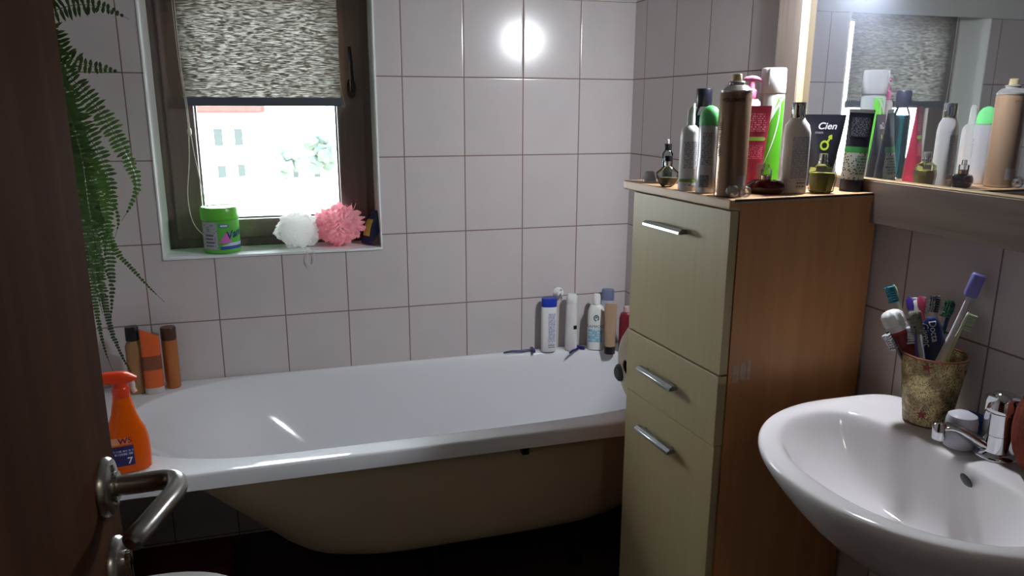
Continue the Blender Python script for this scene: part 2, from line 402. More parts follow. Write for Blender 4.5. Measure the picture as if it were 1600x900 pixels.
# beaded pull chain: loop from the roller to the sill
bm = bmesh.new()
def beads(path, step=0.0045, r=0.0019):
    P = smooth_path(path, 12); acc = 0; last = P[0]
    for p in P[1:]:
        seg = (p-last).length; tpos = step-acc
        while tpos <= seg:
            c = last.lerp(p, tpos/seg)
            m4 = Matrix.Translation(c); bmesh.ops.create_icosphere(bm, subdivisions=1, radius=r, matrix=m4); tpos += step
        acc = (acc+seg) % step; last = p
    bm_tube(bm, P, 0.0007, 5)
beads([(-0.240,-.024,.10),(-0.236,-.026,-.15),(-0.228,-.028,-.28),(-0.226,-.03,-.355)])
beads([(-0.232,-.028,.10),(-0.231,-.030,-.15),(-0.224,-.032,-.28),(-0.222,-.034,-.355)])
beads([(-0.226,-.03,-.355),(-0.232,-.036,-.45),(-0.245,-.045,-.56),(-0.235,-.055,-.64),(-0.20,-.07,-.685),(-0.176,-.080,-.698)])
beads([(-0.222,-.034,-.355),(-0.213,-.042,-.45),(-0.196,-.055,-.56),(-0.178,-.068,-.64),(-0.168,-.076,-.68),(-0.176,-.080,-.698)])
ch = obj('bead_chain', bm, mat('pale_bead_plastic', (214,212,200), 0.35), blind); ch.location = (0, 0, -.09)
bm = bmesh.new(); bm_loft(bm, [[Vector((-0.224+sup(2*PI*k/12, r, r, 2)[0], -.032+sup(2*PI*k/12, r, r, 2)[1], z)) for k in range(12)] for z, r in ((-.352,.003),(-.358,.006),(-.370,.006),(-.376,.003))])
obj('chain_connector', bm, mat('cream_connector', (206,202,188), 0.35), blind).location = (0, 0, -.09)
bm = bmesh.new(); bm_tube(bm, smooth_path([(0.233,-.003,-.19),(0.238,-.006,-.24),(0.247,-.008,-.285),(0.240,-.008,-.288),(0.236,-.007,-.283)]), 0.0006, 6)
obj('loose_thread', bm, mat('tan_thread', (176,160,120), 0.8), blind).location = (0, 0, -.09)

# ---- the open door in front
DX = -1.132; DE = -1.755
door = bpy.data.objects.new('door_1', None); COL.objects.link(door); door.location = (DX, DE, FLOOR); door['kind'] = 'structure'
bm = bmesh.new(); bm_box(bm, (-0.04, -0.80, 0.008), (0, 0, 2.00)); obj('door_leaf', bm, doorM, door, smooth=False, bevel=0.002)
HZ = 0.342-FLOOR
bm = bmesh.new()
def disc_x(bm, y, z, prof, n=32, sz=1.0):
    bm_loft(bm, [[Vector((x, y+r*math.cos(2*PI*k/n), z+r*sz*math.sin(2*PI*k/n))) for k in range(n)] for x, r in prof])
disc_x(bm, -0.045, HZ, [(0,.0255),(.004,.0255),(.007,.0235),(.0085,.019),(.0085,.010)])
for s in (-1, 1): disc_x(bm, -0.045, HZ+s*0.0165, [(.006,.0035),(.0098,.0035),(.0105,.002)], 12)
ro = obj('handle_rosette', bm, steel, door)
bm = bmesh.new()
P = smooth_path([(0.008,-.045,HZ),(0.030,-.045,HZ),(0.045,-.046,HZ+.001),(0.0555,-.051,HZ+.002),(0.0605,-.063,HZ+.003),(0.0595,-.080,HZ+.003),(0.054,-.100,HZ+.003),(0.046,-.122,HZ+.001),(0.037,-.142,HZ-.002)], 6)
bm_tube(bm, P, [.0088]*(len(P)-3)+[.0086,.0078,.005], 18)
lv = obj('door_handle', bm, steel, door)
bm = bmesh.new(); bm_tube(bm, [(0.007,-.045,HZ),(0.012,-.045,HZ)], .0125, 20); obj('neck_ring', bm, steel, lv)
lv.location = (0,0,0)
bm = bmesh.new(); disc_x(bm, -0.045, HZ-.075, [(0,.0255),(.004,.0255),(.007,.0235),(.0085,.019),(.0085,.010)])
ks = obj('lock_rosette', bm, steel, door)
bm = bmesh.new(); disc_x(bm, -0.045, HZ-.071, [(.006,.0085),(.014,.0085)], 20); bm_box(bm, (.006,-.0495,HZ-.094), (.014,-.0405,HZ-.071)); obj('lock_cylinder', bm, chrome, ks)
bm = bmesh.new(); bm_box(bm, (.0138,-.0457,HZ-.090), (.0143,-.0443,HZ-.066)); obj('key_slot', bm, black, ks, smooth=False)

# ================================================================== BATHTUB
RZ = -0.189
tub = thing('bathtub', 'white enamel bathtub with bare cream underside along the tiled window wall', 'bathtub', (0,0,FLOOR))
def ring(xc, al, ar, yc, b, z, eL=2.2, eR=5.0, n=96, eY=None):
    out = []
    for k in range(n):
        t = 2*PI*k/n; c, s = math.cos(t), math.sin(t)
        e = eR if c > 0 else eL; a = ar if c > 0 else al
        out.append(Vector((xc + a*math.copysign(abs(c)**(2/e), c), yc + b*math.copysign(abs(s)**(2/e), s), z-FLOOR)))
    return out
TL, TR, TF, TB = -1.612, 0.190, -0.690, -0.003
oc = ((TL+TR)/2, (TR-TL)/2, (TF+TB)/2, (TB-TF)/2)
def outer(z, ins=0.0): return ring(oc[0], oc[1]-ins, oc[1]-ins, oc[2], oc[3]-ins, z, 24, 24)
def inner(z, ins=0.0, sl=0.0, sr=0.0): return ring(-0.99+sl*.9, 0.445-ins-sl*.1, 1.13-ins-sr-sl*.9, -0.324, 0.296-ins, z, 2.35, 5.0)
bm = bmesh.new()
# resample outer rectangle by direction so that the flat rim has even quads
R = [outer(RZ-.040, .004), outer(RZ-.041, 0), outer(RZ-.006, 0), outer(RZ-.0015, .002), outer(RZ, .007)]
R += [inner(RZ, -.012), inner(RZ-.0025, -.004), inner(RZ-.010, 0.0), inner(RZ-.03, .008, .06, .004), inner(RZ-.12, .026, .19, .02), inner(RZ-.23, .050, .30, .05), inner(RZ-.30, .080, .36, .08), inner(RZ-.338, .12, .42, .13), inner(RZ-.358, .19, .50, .2)]
bm_loft(bm, R, False, True)
obj('tub_basin', bm, enamel, tub, angle=60)
bm = bmesh.new()
def sh(z, ins, sl, sr): return ring(-0.99+sl*.9, 0.455-ins-sl*.1, 1.15-ins-sr-sl*.9, -0.324, 0.305-ins, z, 2.7, 5)
bm_loft(bm, [sh(RZ-.018,-.004,-.004,-.004), sh(RZ-.05,0,.05,0), sh(RZ-.13,.010,.15,.012), sh(RZ-.25,.028,.265,.035), sh(RZ-.33,.045,.33,.065), sh(RZ-.362,.060,.355,.09), sh(RZ-.381,.082,.38,.12), sh(RZ-.392,.11,.41,.16), sh(RZ-.397,.15,.45,.21)], False, True)
obj('tub_shell', bm, shellM, tub, angle=60)
for x, y in ((-0.62,-.46),(-0.62,-.18),(-0.16,-.46),(-0.16,-.18)):
    bm = bmesh.new(); bm_tube(bm, [(x,y,0.0),(x,y,0.012)], .024, 16); bm_tube(bm, [(x,y,.01),(x,y,.192)], .011, 12)
    obj('leg', bm, mat('dark_iron', (40,36,34), 0.5, 0.6), tub)
bm = bmesh.new(); bm_box(bm, (-.398,-.652,RZ-.080-FLOOR), (-.378,-.630,RZ-.038-FLOOR)); obj('rim_clamp', bm, black, tub, smooth=False, bevel=0.002)
bm = bmesh.new(); bm_lathe(bm, [(.030,0),(.030,.003),(.022,.005)], 24, (-0.02,-.324,RZ-.358-FLOOR+.001)); obj('drain', bm, chrome, tub)
bm = bmesh.new(); bm_box(bm, (-1.52,-.34,0), (-1.20,-.14,.09)); 
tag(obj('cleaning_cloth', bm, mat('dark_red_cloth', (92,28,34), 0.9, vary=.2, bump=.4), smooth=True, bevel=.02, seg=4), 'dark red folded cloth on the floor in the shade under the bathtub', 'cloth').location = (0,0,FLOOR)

# ================================================================== CABINET
CN = Vector((-0.169, -1.2256)); th = 0.078; CH = 0.491-FLOOR
cab = thing('cabinet', 'tall narrow cabinet with cream doors and orange beech side beside the sink', 'cabinet', (CN.x, CN.y, FLOOR), th)
# local: +X back towards the right wall, +Y away from the camera; the doors look along -X
CL, CW = 0.405, 0.358
bm = bmesh.new(); T = .018
bm_box(bm, (.020, 0, .0), (CW, T, CH-.020)); obj('side_panel', bm, sideM, cab, smooth=False, bevel=.0006)
bm = bmesh.new(); bm_box(bm, (.020, .365-T, .0), (CW, .365, CH-.020)); obj('side_panel', bm, sideM, cab, smooth=False, bevel=.0006)
bm = bmesh.new(); bm_box(bm, (CW-.006, T, .05), (CW-.001, .365-T, CH-.022)); obj('back_panel', bm, sideM, cab, smooth=False)
bm = bmesh.new(); bm_box(bm, (.03, T, .05), (CW-.006, .365-T, .068)); obj('bottom_panel', bm, sideM, cab, smooth=False)
bm = bmesh.new(); bm_box(bm, (-.006, -.002, CH-.020), (CW, CL, CH)); obj('cabinet_top', bm, topM, cab, smooth=False, bevel=.0025)
bm = bmesh.new(); bm_box(bm, (.004, -.0035, CH-.0050), (CW, -.002, CH-.0005)); obj('edge_strip', bm, mat('dark_edge_gap', (52,40,34), 0.6), cab, smooth=False)
bm = bmesh.new(); bm_box(bm, (.004, -.0040, CH-.0075), (CW, -.002, CH-.0050)); obj('edge_strip', bm, mat('pale_edge', (176,160,136), 0.6), cab, smooth=False)
bm = bmesh.new(); bm_box(bm, (.0195, -.0028, CH-.0203), (CW, -.002, CH-.0075)); obj('edge_strip', bm, sideM, cab, smooth=False)
z1, z2 = 0.139-FLOOR, -0.013-FLOOR
def front(name, z0, z1_, y0, y1, hz, x0=0.0):
    bm = bmesh.new(); bm_box(bm, (x0, y0, z0+.0015), (.0185, y1, z1_-.0015)); d = obj(name, bm, creamM, cab, smooth=False, bevel=.0012)
    bm = bmesh.new()
    ya, yb = .134, .278
    sec = [(0,.004),(-.006,.007),(-.014,.0075),(-.021,.003),(-.022,-.003),(-.014,-.004),(-.004,-.003),(0,-.004)]
    bm_loft(bm, [[Vector((x0-.004+a-.0, y, hz+b)) for a, b in sec] for y in (ya, yb)])
    bm_box(bm, (x0-.006, ya+.012, hz-.003), (x0+.001, ya+.02, hz+.004)); bm_box(bm, (x0-.006, yb-.02, hz-.003), (x0+.001, yb-.012, hz+.004))
    obj('bar_handle', bm, mat('satin_aluminium', (176,182,184), 0.25, 1.0), d, bevel=.0008)
    return d
front('cabinet_door', z1, CH-.0215, .002, .363, 0.407-FLOOR)
front('drawer', z2, z1, .002, .363, 0.066-FLOOR, -.002)
front('cabinet_door', .06, z2, .004, .363, -0.083-FLOOR, .001)
bm = bmesh.new(); bm_box(bm, (.03, .012, 0), (.045, .355, .06)); obj('plinth', bm, creamM, cab, smooth=False)
# worn sticker residue on the side
bm = bmesh.new()
for a, b in (((.028,-.0006,.122-FLOOR),(.045,0,.158-FLOOR)), ((.047,-.0006,.126-FLOOR),(.062,0,.162-FLOOR)), ((.064,-.0006,.124-FLOOR),(.072,0,.165-FLOOR))): bm_box(bm, a, b)
obj('sticker_residue', bm, mat('glue_residue', (186,160,136), 0.5, vary=.3, scale=90), cab, smooth=False)
def on_cab(lx, ly):
    return (CN.x + lx*math.cos(th) - ly*math.sin(th), CN.y + lx*math.sin(th) + ly*math.cos(th))
CZ = 0.4915

# ================================================================== MIRROR
FX = 0.172     # front of the wooden frame
my0, my1 = -2.02, -0.834; mz0, mz1 = 0.430, 1.28; fr_ = 0.088
mir = thing('wall_mirror', 'large mirror in a wide greyish oak frame above the sink', 'mirror', (XR, -1.43, mz0))
def mb(bm, y0, y1, z0, z1, x0=FX, x1=XR-.001): bm_box(bm, (x0-XR, y0+1.43, z0-mz0), (x1-XR, y1+1.43, z1-mz0))
bm = bmesh.new(); mb(bm, my0, my1, mz0, mz0+fr_-.004); obj('frame_rail', bm, oakM, mir, smooth=False, bevel=.001)
bm = bmesh.new(); mb(bm, my0, my1, mz1-fr_, mz1); obj('frame_rail', bm, oakM, mir, smooth=False, bevel=.001)
bm = bmesh.new(); mb(bm, my1-fr_, my1, mz0+fr_-.004, mz1-fr_); obj('frame_stile', bm, oakV, mir, smooth=False, bevel=.001)
bm = bmesh.new(); mb(bm, my0, my0+fr_, mz0+fr_-.004, mz1-fr_); obj('frame_stile', bm, oakV, mir, smooth=False, bevel=.001)
bm = bmesh.new(); e = .0025
mb(bm, my0+fr_, my1-fr_, mz0+fr_-.004, mz0+fr_-.004+e, FX+.001, XR-.004); mb(bm, my1-fr_-e, my1-fr_, mz0+fr_-.004, mz1-fr_, FX+.001, XR-.004)
obj('lit_inner_edge', bm, oakEdge, mir, smooth=False)  # strips coloured as the inner edges look where the lamp lights them
mm = bpy.data.materials.new('mirror_glass'); mm.use_nodes = True
b = mm.node_tree.nodes['Principled BSDF']; b.inputs['Metallic'].default_value = 1; b.inputs['Roughness'].default_value = 0.015; b.inputs['Base Color'].default_value = (0.86, 0.88, 0.90, 1)
nt = mm.node_tree; du = nt.nodes.new('ShaderNodeBsdfDiffuse'); du.inputs[0].default_value = (.72,.80,1.0,1); dm = nt.nodes.new('ShaderNodeMixShader'); dn = nt.nodes.new('ShaderNodeTexNoise'); dn.inputs['Scale'].default_value = 30  # bluish diffuse layer imitates the lamp's glare over the mirror
dr = nt.nodes.new('ShaderNodeMapRange'); dr.inputs['To Min'].default_value = .035; dr.inputs['To Max'].default_value = .065; nt.links.new(dn.outputs[0], dr.inputs[0]); nt.links.new(dr.outputs[0], dm.inputs[0])
nt.links.new(b.outputs[0], dm.inputs[1]); nt.links.new(du.outputs[0], dm.inputs[2]); nt.links.new(dm.outputs[0], nt.nodes['Material Output'].inputs[0])
bm = bmesh.new(); mb(bm, my0+fr_-.004, my1-fr_+.004, mz0+fr_-.010, mz1-fr_+.004, XR-.007, XR-.002)
obj('mirror_pane', bm, mm, mir, smooth=False)

# lamp over the mirror
LP = Vector((0.142, -1.115, 0.965))
lamp = thing('mirror_lamp', 'small glowing spot lamp on a chrome arm over the mirror', 'lamp', (XR, LP.y, 1.24))
bm = bmesh.new(); bm_loft(bm, [[Vector((x, r*math.cos(2*PI*k/20), r*math.sin(2*PI*k/20))) for k in range(20)] for x, r in ((FX-XR,.028),(FX-XR-.008,.028),(FX-XR-.012,.02))])
bm_tube(bm, smooth_path([(FX-XR-.01,0,0),(-.06,0,.015),(LP.x-XR+.008,0,-.03),(LP.x-XR+.024,-.028,LP.z-1.24+.062)]), .006, 12)
obj('lamp_arm', bm, chrome, lamp)
LD = Vector((-.35, .42, -.84)).normalized()
def spot(name, m, prof, cap0=True, cap1=True):
    bm = bmesh.new(); bm_lathe(bm, prof, 32, cap0=cap0, cap1=cap1)
    Q = LD.to_track_quat('Z', 'Y').to_matrix().to_4x4()
    for v in bm.verts: v.co = Q @ v.co + Vector((LP.x-XR, 0, LP.z-1.24))
    return obj(name, bm, m, lamp)
spot('lamp_housing', mat('white_lamp_metal', (226,226,226), .35), [(.012,-.075),(.018,-.070),(.024,-.050),(.050,-.008),(.052,0.0),(.0490,0.0),(.046,-.006),(.020,-.045)])
lm = bpy.data.materials.new('lamp_glow'); lm.use_nodes = True
b = lm.node_tree.nodes['Principled BSDF']; b.inputs['Emission Color'].default_value = (0.90, 0.94, 1.0, 1); b.inputs['Emission Strength'].default_value = 560.0
spot('lamp_bulb', lm, [(.004,-.006),(.044,-.006),(.0465,-.003),(.044,-.0015),(.004,.0)])
# unseen fill lamp added in the hall to brighten the cabinet's near side
hl = thing('hall_fill_lamp', 'round fill lamp added unseen in the hall behind the doorway', 'lamp', (-0.75, -3.45, 1.75))
bm = bmesh.new(); bm_lathe(bm, [(.15,0),(.15,-.015),(.14,-.02)], 32); obj('fill_lamp_base', bm, chrome, hl)
hm = bpy.data.materials.new('hall_fill_glow'); hm.use_nodes = True
b = hm.node_tree.nodes['Principled BSDF']; b.inputs['Emission Color'].default_value = (1.0, 0.88, 0.76, 1); b.inputs['Emission Strength'].default_value = 16.0
bm = bmesh.new(); bm_lathe(bm, [(.14,-.02),(.13,-.05),(.09,-.075),(.03,-.085)], 32); obj('fill_lamp_shade', bm, hm, hl)

# ================================================================== SINK
SZ = 0.100
sink = thing('wash_basin', 'white ceramic wash basin on a pedestal under the mirror', 'sink', (XR, -1.572, FLOOR))
SY = -1.572
def srg(xc, aL, aR, b, z, eL=2.1, eR=6.0, n=88, yc=0.0):
    out = []
    for k in range(n):
        t = 2*PI*k/n; c, s = math.cos(t), math.sin(t)
        e = eR if c > 0 else eL; a = aR if c > 0 else aL
        out.append(Vector((xc-XR + a*math.copysign(abs(c)**(2/e), c), yc + b*math.copysign(abs(s)**(2/e), s), z-FLOOR)))
    return out
bm = bmesh.new()
RR = [srg(.10,.06,.06,.075,-.125,2,3), srg(.08,.13,.115,.13,-.10,2,3), srg(.05,.19,.145,.185,-.05,2,4), srg(.035,.235,.160,.235,.015,2.1,6), srg(.03,.262,.1655,.262,.055), srg(.03,.277,.1665,.276,.078), srg(.03,.281,.1668,.279,.090), srg(.03,.279,.1668,.278,.097), srg(.03,.272,.1665,.272,SZ)]
RR += [srg(-.025,.188,.098,.236,SZ-.001,2.1,2.9), srg(-.025,.178,.090,.228,SZ-.008,2.1,2.9), srg(-.025,.166,.084,.216,SZ-.03,2.1,2.8), srg(-.022,.140,.074,.190,SZ-.075,2.1,2.6), srg(-.012,.100,.056,.145,SZ-.118,2.1,2.4), srg(-.005,.07,.035,.10,SZ-.138,2,2.2), srg(.0,.03,.02,.035,SZ-.146,2,2)]
bm_loft(bm, RR, True, True)
o = obj('basin', bm, ceram, sink, angle=70)
sd = o.modifiers.new('s', 'SUBSURF'); sd.levels = 1; sd.render_levels = 2
bm = bmesh.new(); bm_loft(bm, [srg(.11,.075,.070,.085,z,2,3) if z > -.2 else srg(.11,.085+(.02 if z<-.7 else 0),.075,.095+(.02 if z<-.7 else 0),z,2,3) for z in (-.76,-.72,-.6,-.4,-.15,-.095)], True, False)
obj('pedestal', bm, ceram, sink)
bm = bmesh.new()
ov = Vector((.0545, -1.604, .0735))
bmesh.ops.create_uvsphere(bm, u_segments=20, v_segments=10, radius=1.0, matrix=Matrix.Translation((ov.x-XR, ov.y-SY, ov.z-FLOOR)) @ Matrix.Rotation(math.radians(-28), 4, 'Y') @ Matrix.Diagonal((.0026,.0110,.0150,1)))
obj('overflow_hole', bm, black, sink)
bm = bmesh.new(); bm_lathe(bm, [(.022,0),(.022,.003),(.015,.005)], 24, (0-XR,0,SZ-.146-FLOOR)); obj('drain', bm, chrome, sink)

# ---- faucet
fa = thing('faucet', 'chrome single-lever mixer tap at the back of the wash basin', 'faucet', (0.135, -1.583, SZ-.001))
bm = bmesh.new()
bm_lathe(bm, [(.032,0),(.032,.003),(.030,.006),(.0235,.009),(.0225,.03),(.0225,.034)], 36)
obj('tap_base', bm, chrome, fa)
bm = bmesh.new(); bm_lathe(bm, [(.0215,.034),(.0215,.0355),(.0228,.036),(.0228,.068),(.0215,.0695),(.0215,.071)], 36); obj('tap_body', bm, chrome, fa)
bm = bmesh.new(); bm_lathe(bm, [(.0228,.071),(.0228,.074),(.022,.082),(.018,.091),(.012,.097),(.004,.099)], 36)
bm_tube(bm, smooth_path([(0,-.004,.088),(.004,-.03,.098),(.006,-.060,.112)]), .007, 12, flat=.6)
# raised collar of the lever
bm_loft(bm, [[Vector((-.012+sup(2*PI*k/16,.009,.012,2.5)[0], .006+sup(2*PI*k/16,.009,.012,2.5)[1], z)) for k in range(16)] for z in (.07,.086,.092)])
obj('tap_lever', bm, chrome, fa)
bm = bmesh.new()
P = smooth_path([(-.010,.004,.012),(-.026,.012,.020),(-.042,.021,.031),(-.056,.029,.037),(-.068,.036,.036)], 5)
bm_tube(bm, P, [.0125-.0035*i/(len(P)-1) for i in range(len(P))], 18, flat=.8)
bm_loft(bm, [[Vector((-.070+r*math.cos(2*PI*k/20), .0372+r*math.sin(2*PI*k/20), z)) for k in range(20)] for z, r in ((.017,.0085),(.0185,.0098),(.040,.0102),(.044,.008),(.0455,.004))])
obj('spout', bm, chrome, fa); fa.scale = (1.14,1.14,1.12)

# ---- small things on the basin
o = thing('plastic_cup', 'small frosted translucent cup upside down behind the tap spout', 'cup', (.100, -1.541, SZ), 0)
bm = bmesh.new(); bm_lathe(bm, [(.0215,0),(.0235,.001),(.0245,.012),(.0245,.045),(.022,.056),(.012,.0615),(.002,.0625)], 32); obj('cup_body', bm, mat('milky_lilac', (238,236,248), .3, trans=.3, ior=1.2, vary=0), o)
bm = bmesh.new(); bm_lathe(bm, [(.0195,.001),(.021,.003),(.021,.012),(.019,.013)], 32); obj('cup_base', bm, white, o)
o = thing('soap_box', 'small blue plastic box against the wall behind the tap', 'box', (.167, -1.512, SZ), .1)
bm = bmesh.new(); bm_box(bm, (-.016,-.026,0), (.016,.026,.026)); obj('box_body', bm, mat('cobalt_plastic', (36,84,158), .35), o, bevel=.003)
bm = bmesh.new(); bm_box(bm, (-.017,-.027,.026), (.017,.027,.033)); obj('box_lid', bm, mat('cobalt_lid', (48,96,168), .35), o, bevel=.002)
# rust coloured bath sponge standing on the near ledge
bm = bmesh.new(); bmesh.ops.create_icosphere(bm, subdivisions=5, radius=1)
for v in bm.verts:
    p = v.co.copy(); k = 1+.05*noise.noise(p*2.2)+.035*noise.noise(p*14)
    v.co = Vector((p.x*.034*k, p.y*.040*k, .072+p.z*.073*k))
    v.co.z = max(v.co.z, 0.0)
o = obj('bath_sponge', bm, mat('rust_terry', (112,44,26), .95, vary=.35, scale=60, bump=1.0, bscale=350))
tag(o, 'fluffy rust brown sponge standing on the ledge on the near side of the chrome tap', 'sponge'); o.location = (.128, -1.655, SZ)

# ================================================================== TOOTHBRUSH CUP
TC = Vector((.131, -1.440, SZ))
cup = thing('tumbler', 'mottled gold tumbler with dark red stars holding toothbrushes on the sink ledge', 'tumbler', TC, face_cam(TC.x, TC.y))
gmt = bpy.data.materials.new('mottled_gold'); gmt.use_nodes = True
nt = gmt.node_tree; b = nt.nodes['Principled BSDF']; L = nt.links
tc = nt.nodes.new('ShaderNodeTexCoord')
n1 = nt.nodes.new('ShaderNodeTexNoise'); n1.inputs['Scale'].default_value = 26; n1.inputs['Detail'].default_value = 5; n1.inputs['Distortion'].default_value = 1.2; L.new(tc.outputs['Object'], n1.inputs[0])
n2 = nt.nodes.new('ShaderNodeTexNoise'); n2.inputs['Scale'].default_value = 190; n2.inputs['Detail'].default_value = 3; n2.inputs['Distortion'].default_value = 2.5; L.new(tc.outputs['Object'], n2.inputs[0])
c1 = nt.nodes.new('ShaderNodeValToRGB'); c1.color_ramp.elements[0].position = .4; c1.color_ramp.elements[1].position = .62
c1.color_ramp.elements[0].color = lin((150,126,84)); c1.color_ramp.elements[1].color = lin((232,214,158)); L.new(n1.outputs[0], c1.inputs[0])
c2 = nt.nodes.new('ShaderNodeValToRGB'); c2.color_ramp.elements[0].position = .44; c2.color_ramp.elements[1].position = .5
c2.color_ramp.elements[0].color = lin((84,70,40)); c2.color_ramp.elements[1].color = (1,1,1,1); L.new(n2.outputs[0], c2.inputs[0])
mx = nt.nodes.new('ShaderNodeMix'); mx.data_type = 'RGBA'; mx.blend_type = 'MULTIPLY'; mx.inputs['Factor'].default_value = .8
L.new(c1.outputs[0], mx.inputs['A']); L.new(c2.outputs[0], mx.inputs['B']); L.new(mx.outputs['Result'], b.inputs['Base Color'])
b.inputs['Metallic'].default_value = .2; b.inputs['Roughness'].default_value = .36
CB = Body([(0,.034,.034,2),(.003,.0395,.0395,2),(.02,.0415,.0415,2),(.07,.0475,.0475,2),(.128,.0550,.0550,2)])
bm = bmesh.new(); n = 48
rr = [(.034,0),(.0395,.003),(.0415,.02),(.0475,.07),(.055,.128),(.0545,.130),(.0525,.129),(.045,.07),(.0385,.012),(.01,.008)]
bm_lathe(bm, rr, 48); obj('tumbler_body', bm, gmt, cup)
bm = bmesh.new(); bm_lathe(bm, [(.0552,.1275),(.0553,.1300),(.0537,.1315),(.0524,.1300),(.0524,.1275)], 48, cap0=False, cap1=False); obj('copper_rim', bm, mat('copper_rim', (150,100,76), .3, .6), cup)
redstar = mat('dark_red_star', (128,38,34), .5)
for u, z, rot in ((-.009,.1165,.1),(-.008,.025,-.15),(.050,.108,.2),(-.048,.06,0)):
    bm = bmesh.new(); ce = bm.verts.new((0,0,0)); vs = []
    for k in range(10):
        r = .0105 if k % 2 == 0 else .0042
        vs.append(bm.verts.new((r*math.sin(2*PI*k/10+rot), r*math.cos(2*PI*k/10+rot), 0)))
    for k in range(10): bm.faces.new((ce, vs[k], vs[(k+1) % 10]))
    for v in bm.verts:
        x, y = v.co.x, v.co.y; rx = CB.sec(z+y)[0]; a = math.asin(max(-1,min(1,u/rx)))+x/rx
        v.co = Vector(((rx+.0006)*math.sin(a), -(rx+.0006)*math.cos(a), z+y))
    obj('star', bm, redstar, cup, smooth=False)

def lerp(a, b, t): return Vector(a).lerp(Vector(b), t)
def brush(name, label, foot, head, bdir, hcol, bcol, grip=None, cap=None, thick=.0050, blen=.0125, hl=.031, cat='toothbrush', group='toothbrushes in the gold tumbler', wide=1.0):
    """toothbrush from its foot inside the tumbler to the tip of its head; bdir = way the bristles point"""
    foot, head = Vector(foot), Vector(head); d = (head-foot); Ln = d.length; zax = d.normalized()
    yax = Vector(bdir); yax = (yax-zax*yax.dot(zax)).normalized(); xax = yax.cross(zax)
    o = thing(name, label, cat, foot, 0, group)
    W = lambda a, b_, c: xax*a + yax*b_ + zax*c
    hm_ = mat('tb_'+name+str(hcol), hcol, .3, vary=.02)
    bm = bmesh.new(); rings = []
    for c, rx, ry, off in ((0,thick*.6,thick*.6,0),(.004,thick*1.1,thick,0),(Ln*.25,thick*1.35,thick*1.15,-.001),(Ln*.45,thick*1.2,thick*1.1,0),(Ln*.6,thick*.75,thick*.8,0),(Ln-hl-.012,thick*.55,thick*.6,0),(Ln-hl,thick*.8*wide,.0024,0),(Ln-hl*.6,.0070*wide,.0028,0),(Ln-.006,.0066*wide,.0026,0),(Ln,.0025,.0015,0)):
        rings.append([W(sup(2*PI*k/16,rx,ry,2.4)[0], sup(2*PI*k/16,rx,ry,2.4)[1]+off, c) for k in range(16)])
    bm_loft(bm, rings); obj('brush_handle', bm, hm_, o)
    if grip:
        bm = bmesh.new()
        for k in range(5):
            c = Ln*.42+k*.006
            bm_loft(bm, [[W(sup(2*PI*q/14,thick*1.28,thick*1.22,2.4)[0], sup(2*PI*q/14,thick*1.28,thick*1.22,2.4)[1], c+dz) for q in range(14)] for dz in (0,.0035)])
        obj('rubber_grip', bm, mat('grip'+str(grip), grip, .6), o)
    bm = bmesh.new(); rnd = random.Random(7)
    for r_ in range(7):
        for q in range(3):
            c = Ln-hl+.001+r_*(hl-.004)/6; a = (q-1)*.0043
            p0 = W(a, .0018, c); p1 = W(a*1.15+rnd.uniform(-.0004,.0004), .0018+blen+(.0015 if r_ in (0,6) else 0), c+rnd.uniform(-.0006,.0006))
            bm_tube(bm, [p0, p1], [.0016,.0019], 7)
    obj('bristles', bm, mat('bristle'+str(bcol), bcol, .7, vary=.3, scale=300), o)
    if cap:
        bm = bmesh.new(); rings = []
        for c, k_ in ((Ln-hl-.006,.85),(Ln-hl-.003,1),(Ln+.003,1),(Ln+.006,.8)):
            rings.append([W(sup(2*PI*q/20,.0108*k_,.0125*k_,3.5)[0], .0062+sup(2*PI*q/20,.0108*k_,.0125*k_,3.5)[1], c) for q in range(20)])
        bm_loft(bm, rings); obj('brush_cap', bm, cap, o)
    return o
fz = .012
def ft(dx, dy, z=fz): return (TC.x+dx, TC.y+dy, SZ+z)
brush('toothbrush', 'white and lime toothbrush with teal and blue bristles, outermost on the cabinet side', ft(.015,.005), (.104,-1.352,.338), (-1,.1,-.1), (214,226,190), (40,150,170))
brush('toothbrush', 'toothbrush with white bristles and black handle lying lowest over the tumbler edge', ft(.01,-.012), (.062,-1.396,.262), (-.5,-.4,-.8), (46,44,54), (214,216,220), blen=.008)
brush('toothbrush', 'purple toothbrush with white and pale blue bristles resting low at the tumbler front', ft(-.004,.012), (.103,-1.414,.276), (-.8,.6,0), (92,78,164), (216,222,232), blen=.011)
brush('toothbrush', 'deep violet toothbrush seen from the back of its head', ft(-.005,-.005), (.140,-1.356,.313), (.9,.3,0), (82,56,156), (210,210,230))
brush('toothbrush', 'broad white toothbrush with a pale green tip between violet and pink ones', ft(-.012,-.008), (.150,-1.368,.311), (.6,.6,.1), (226,228,226), (190,214,190), thick=.0062, wide=1.65)
brush('toothbrush', 'slim pink toothbrush crossing in front of the broad white one', ft(.012,-.016), (.150,-1.372,.318), (.6,.5,.1), (214,84,122), (222,210,220), thick=.0034)
brush('toothbrush', 'toothbrush under a clear yellowish travel cap in the middle of the tumbler', ft(-.008,-.018), (.109,-1.405,.296), (-.6,-.6,.1), (186,198,206), (206,206,190), cap=mat('clear_yellow_cap', (232,232,206), .12, trans=.8, ior=1.3))
brush('toothbrush', 'white toothbrush with charcoal grey bristles rising behind the blue paste tube', ft(-.012,.006), (.172,-1.392,.322), (-1,-.1,.1), (214,210,212), (84,86,90))
brush('toothbrush', 'dark green headed toothbrush with a navy handle near the wall', ft(-.014,.004), (.178,-1.418,.318), (-1,-.2,.1), (28,56,84), (34,88,66), blen=.012)
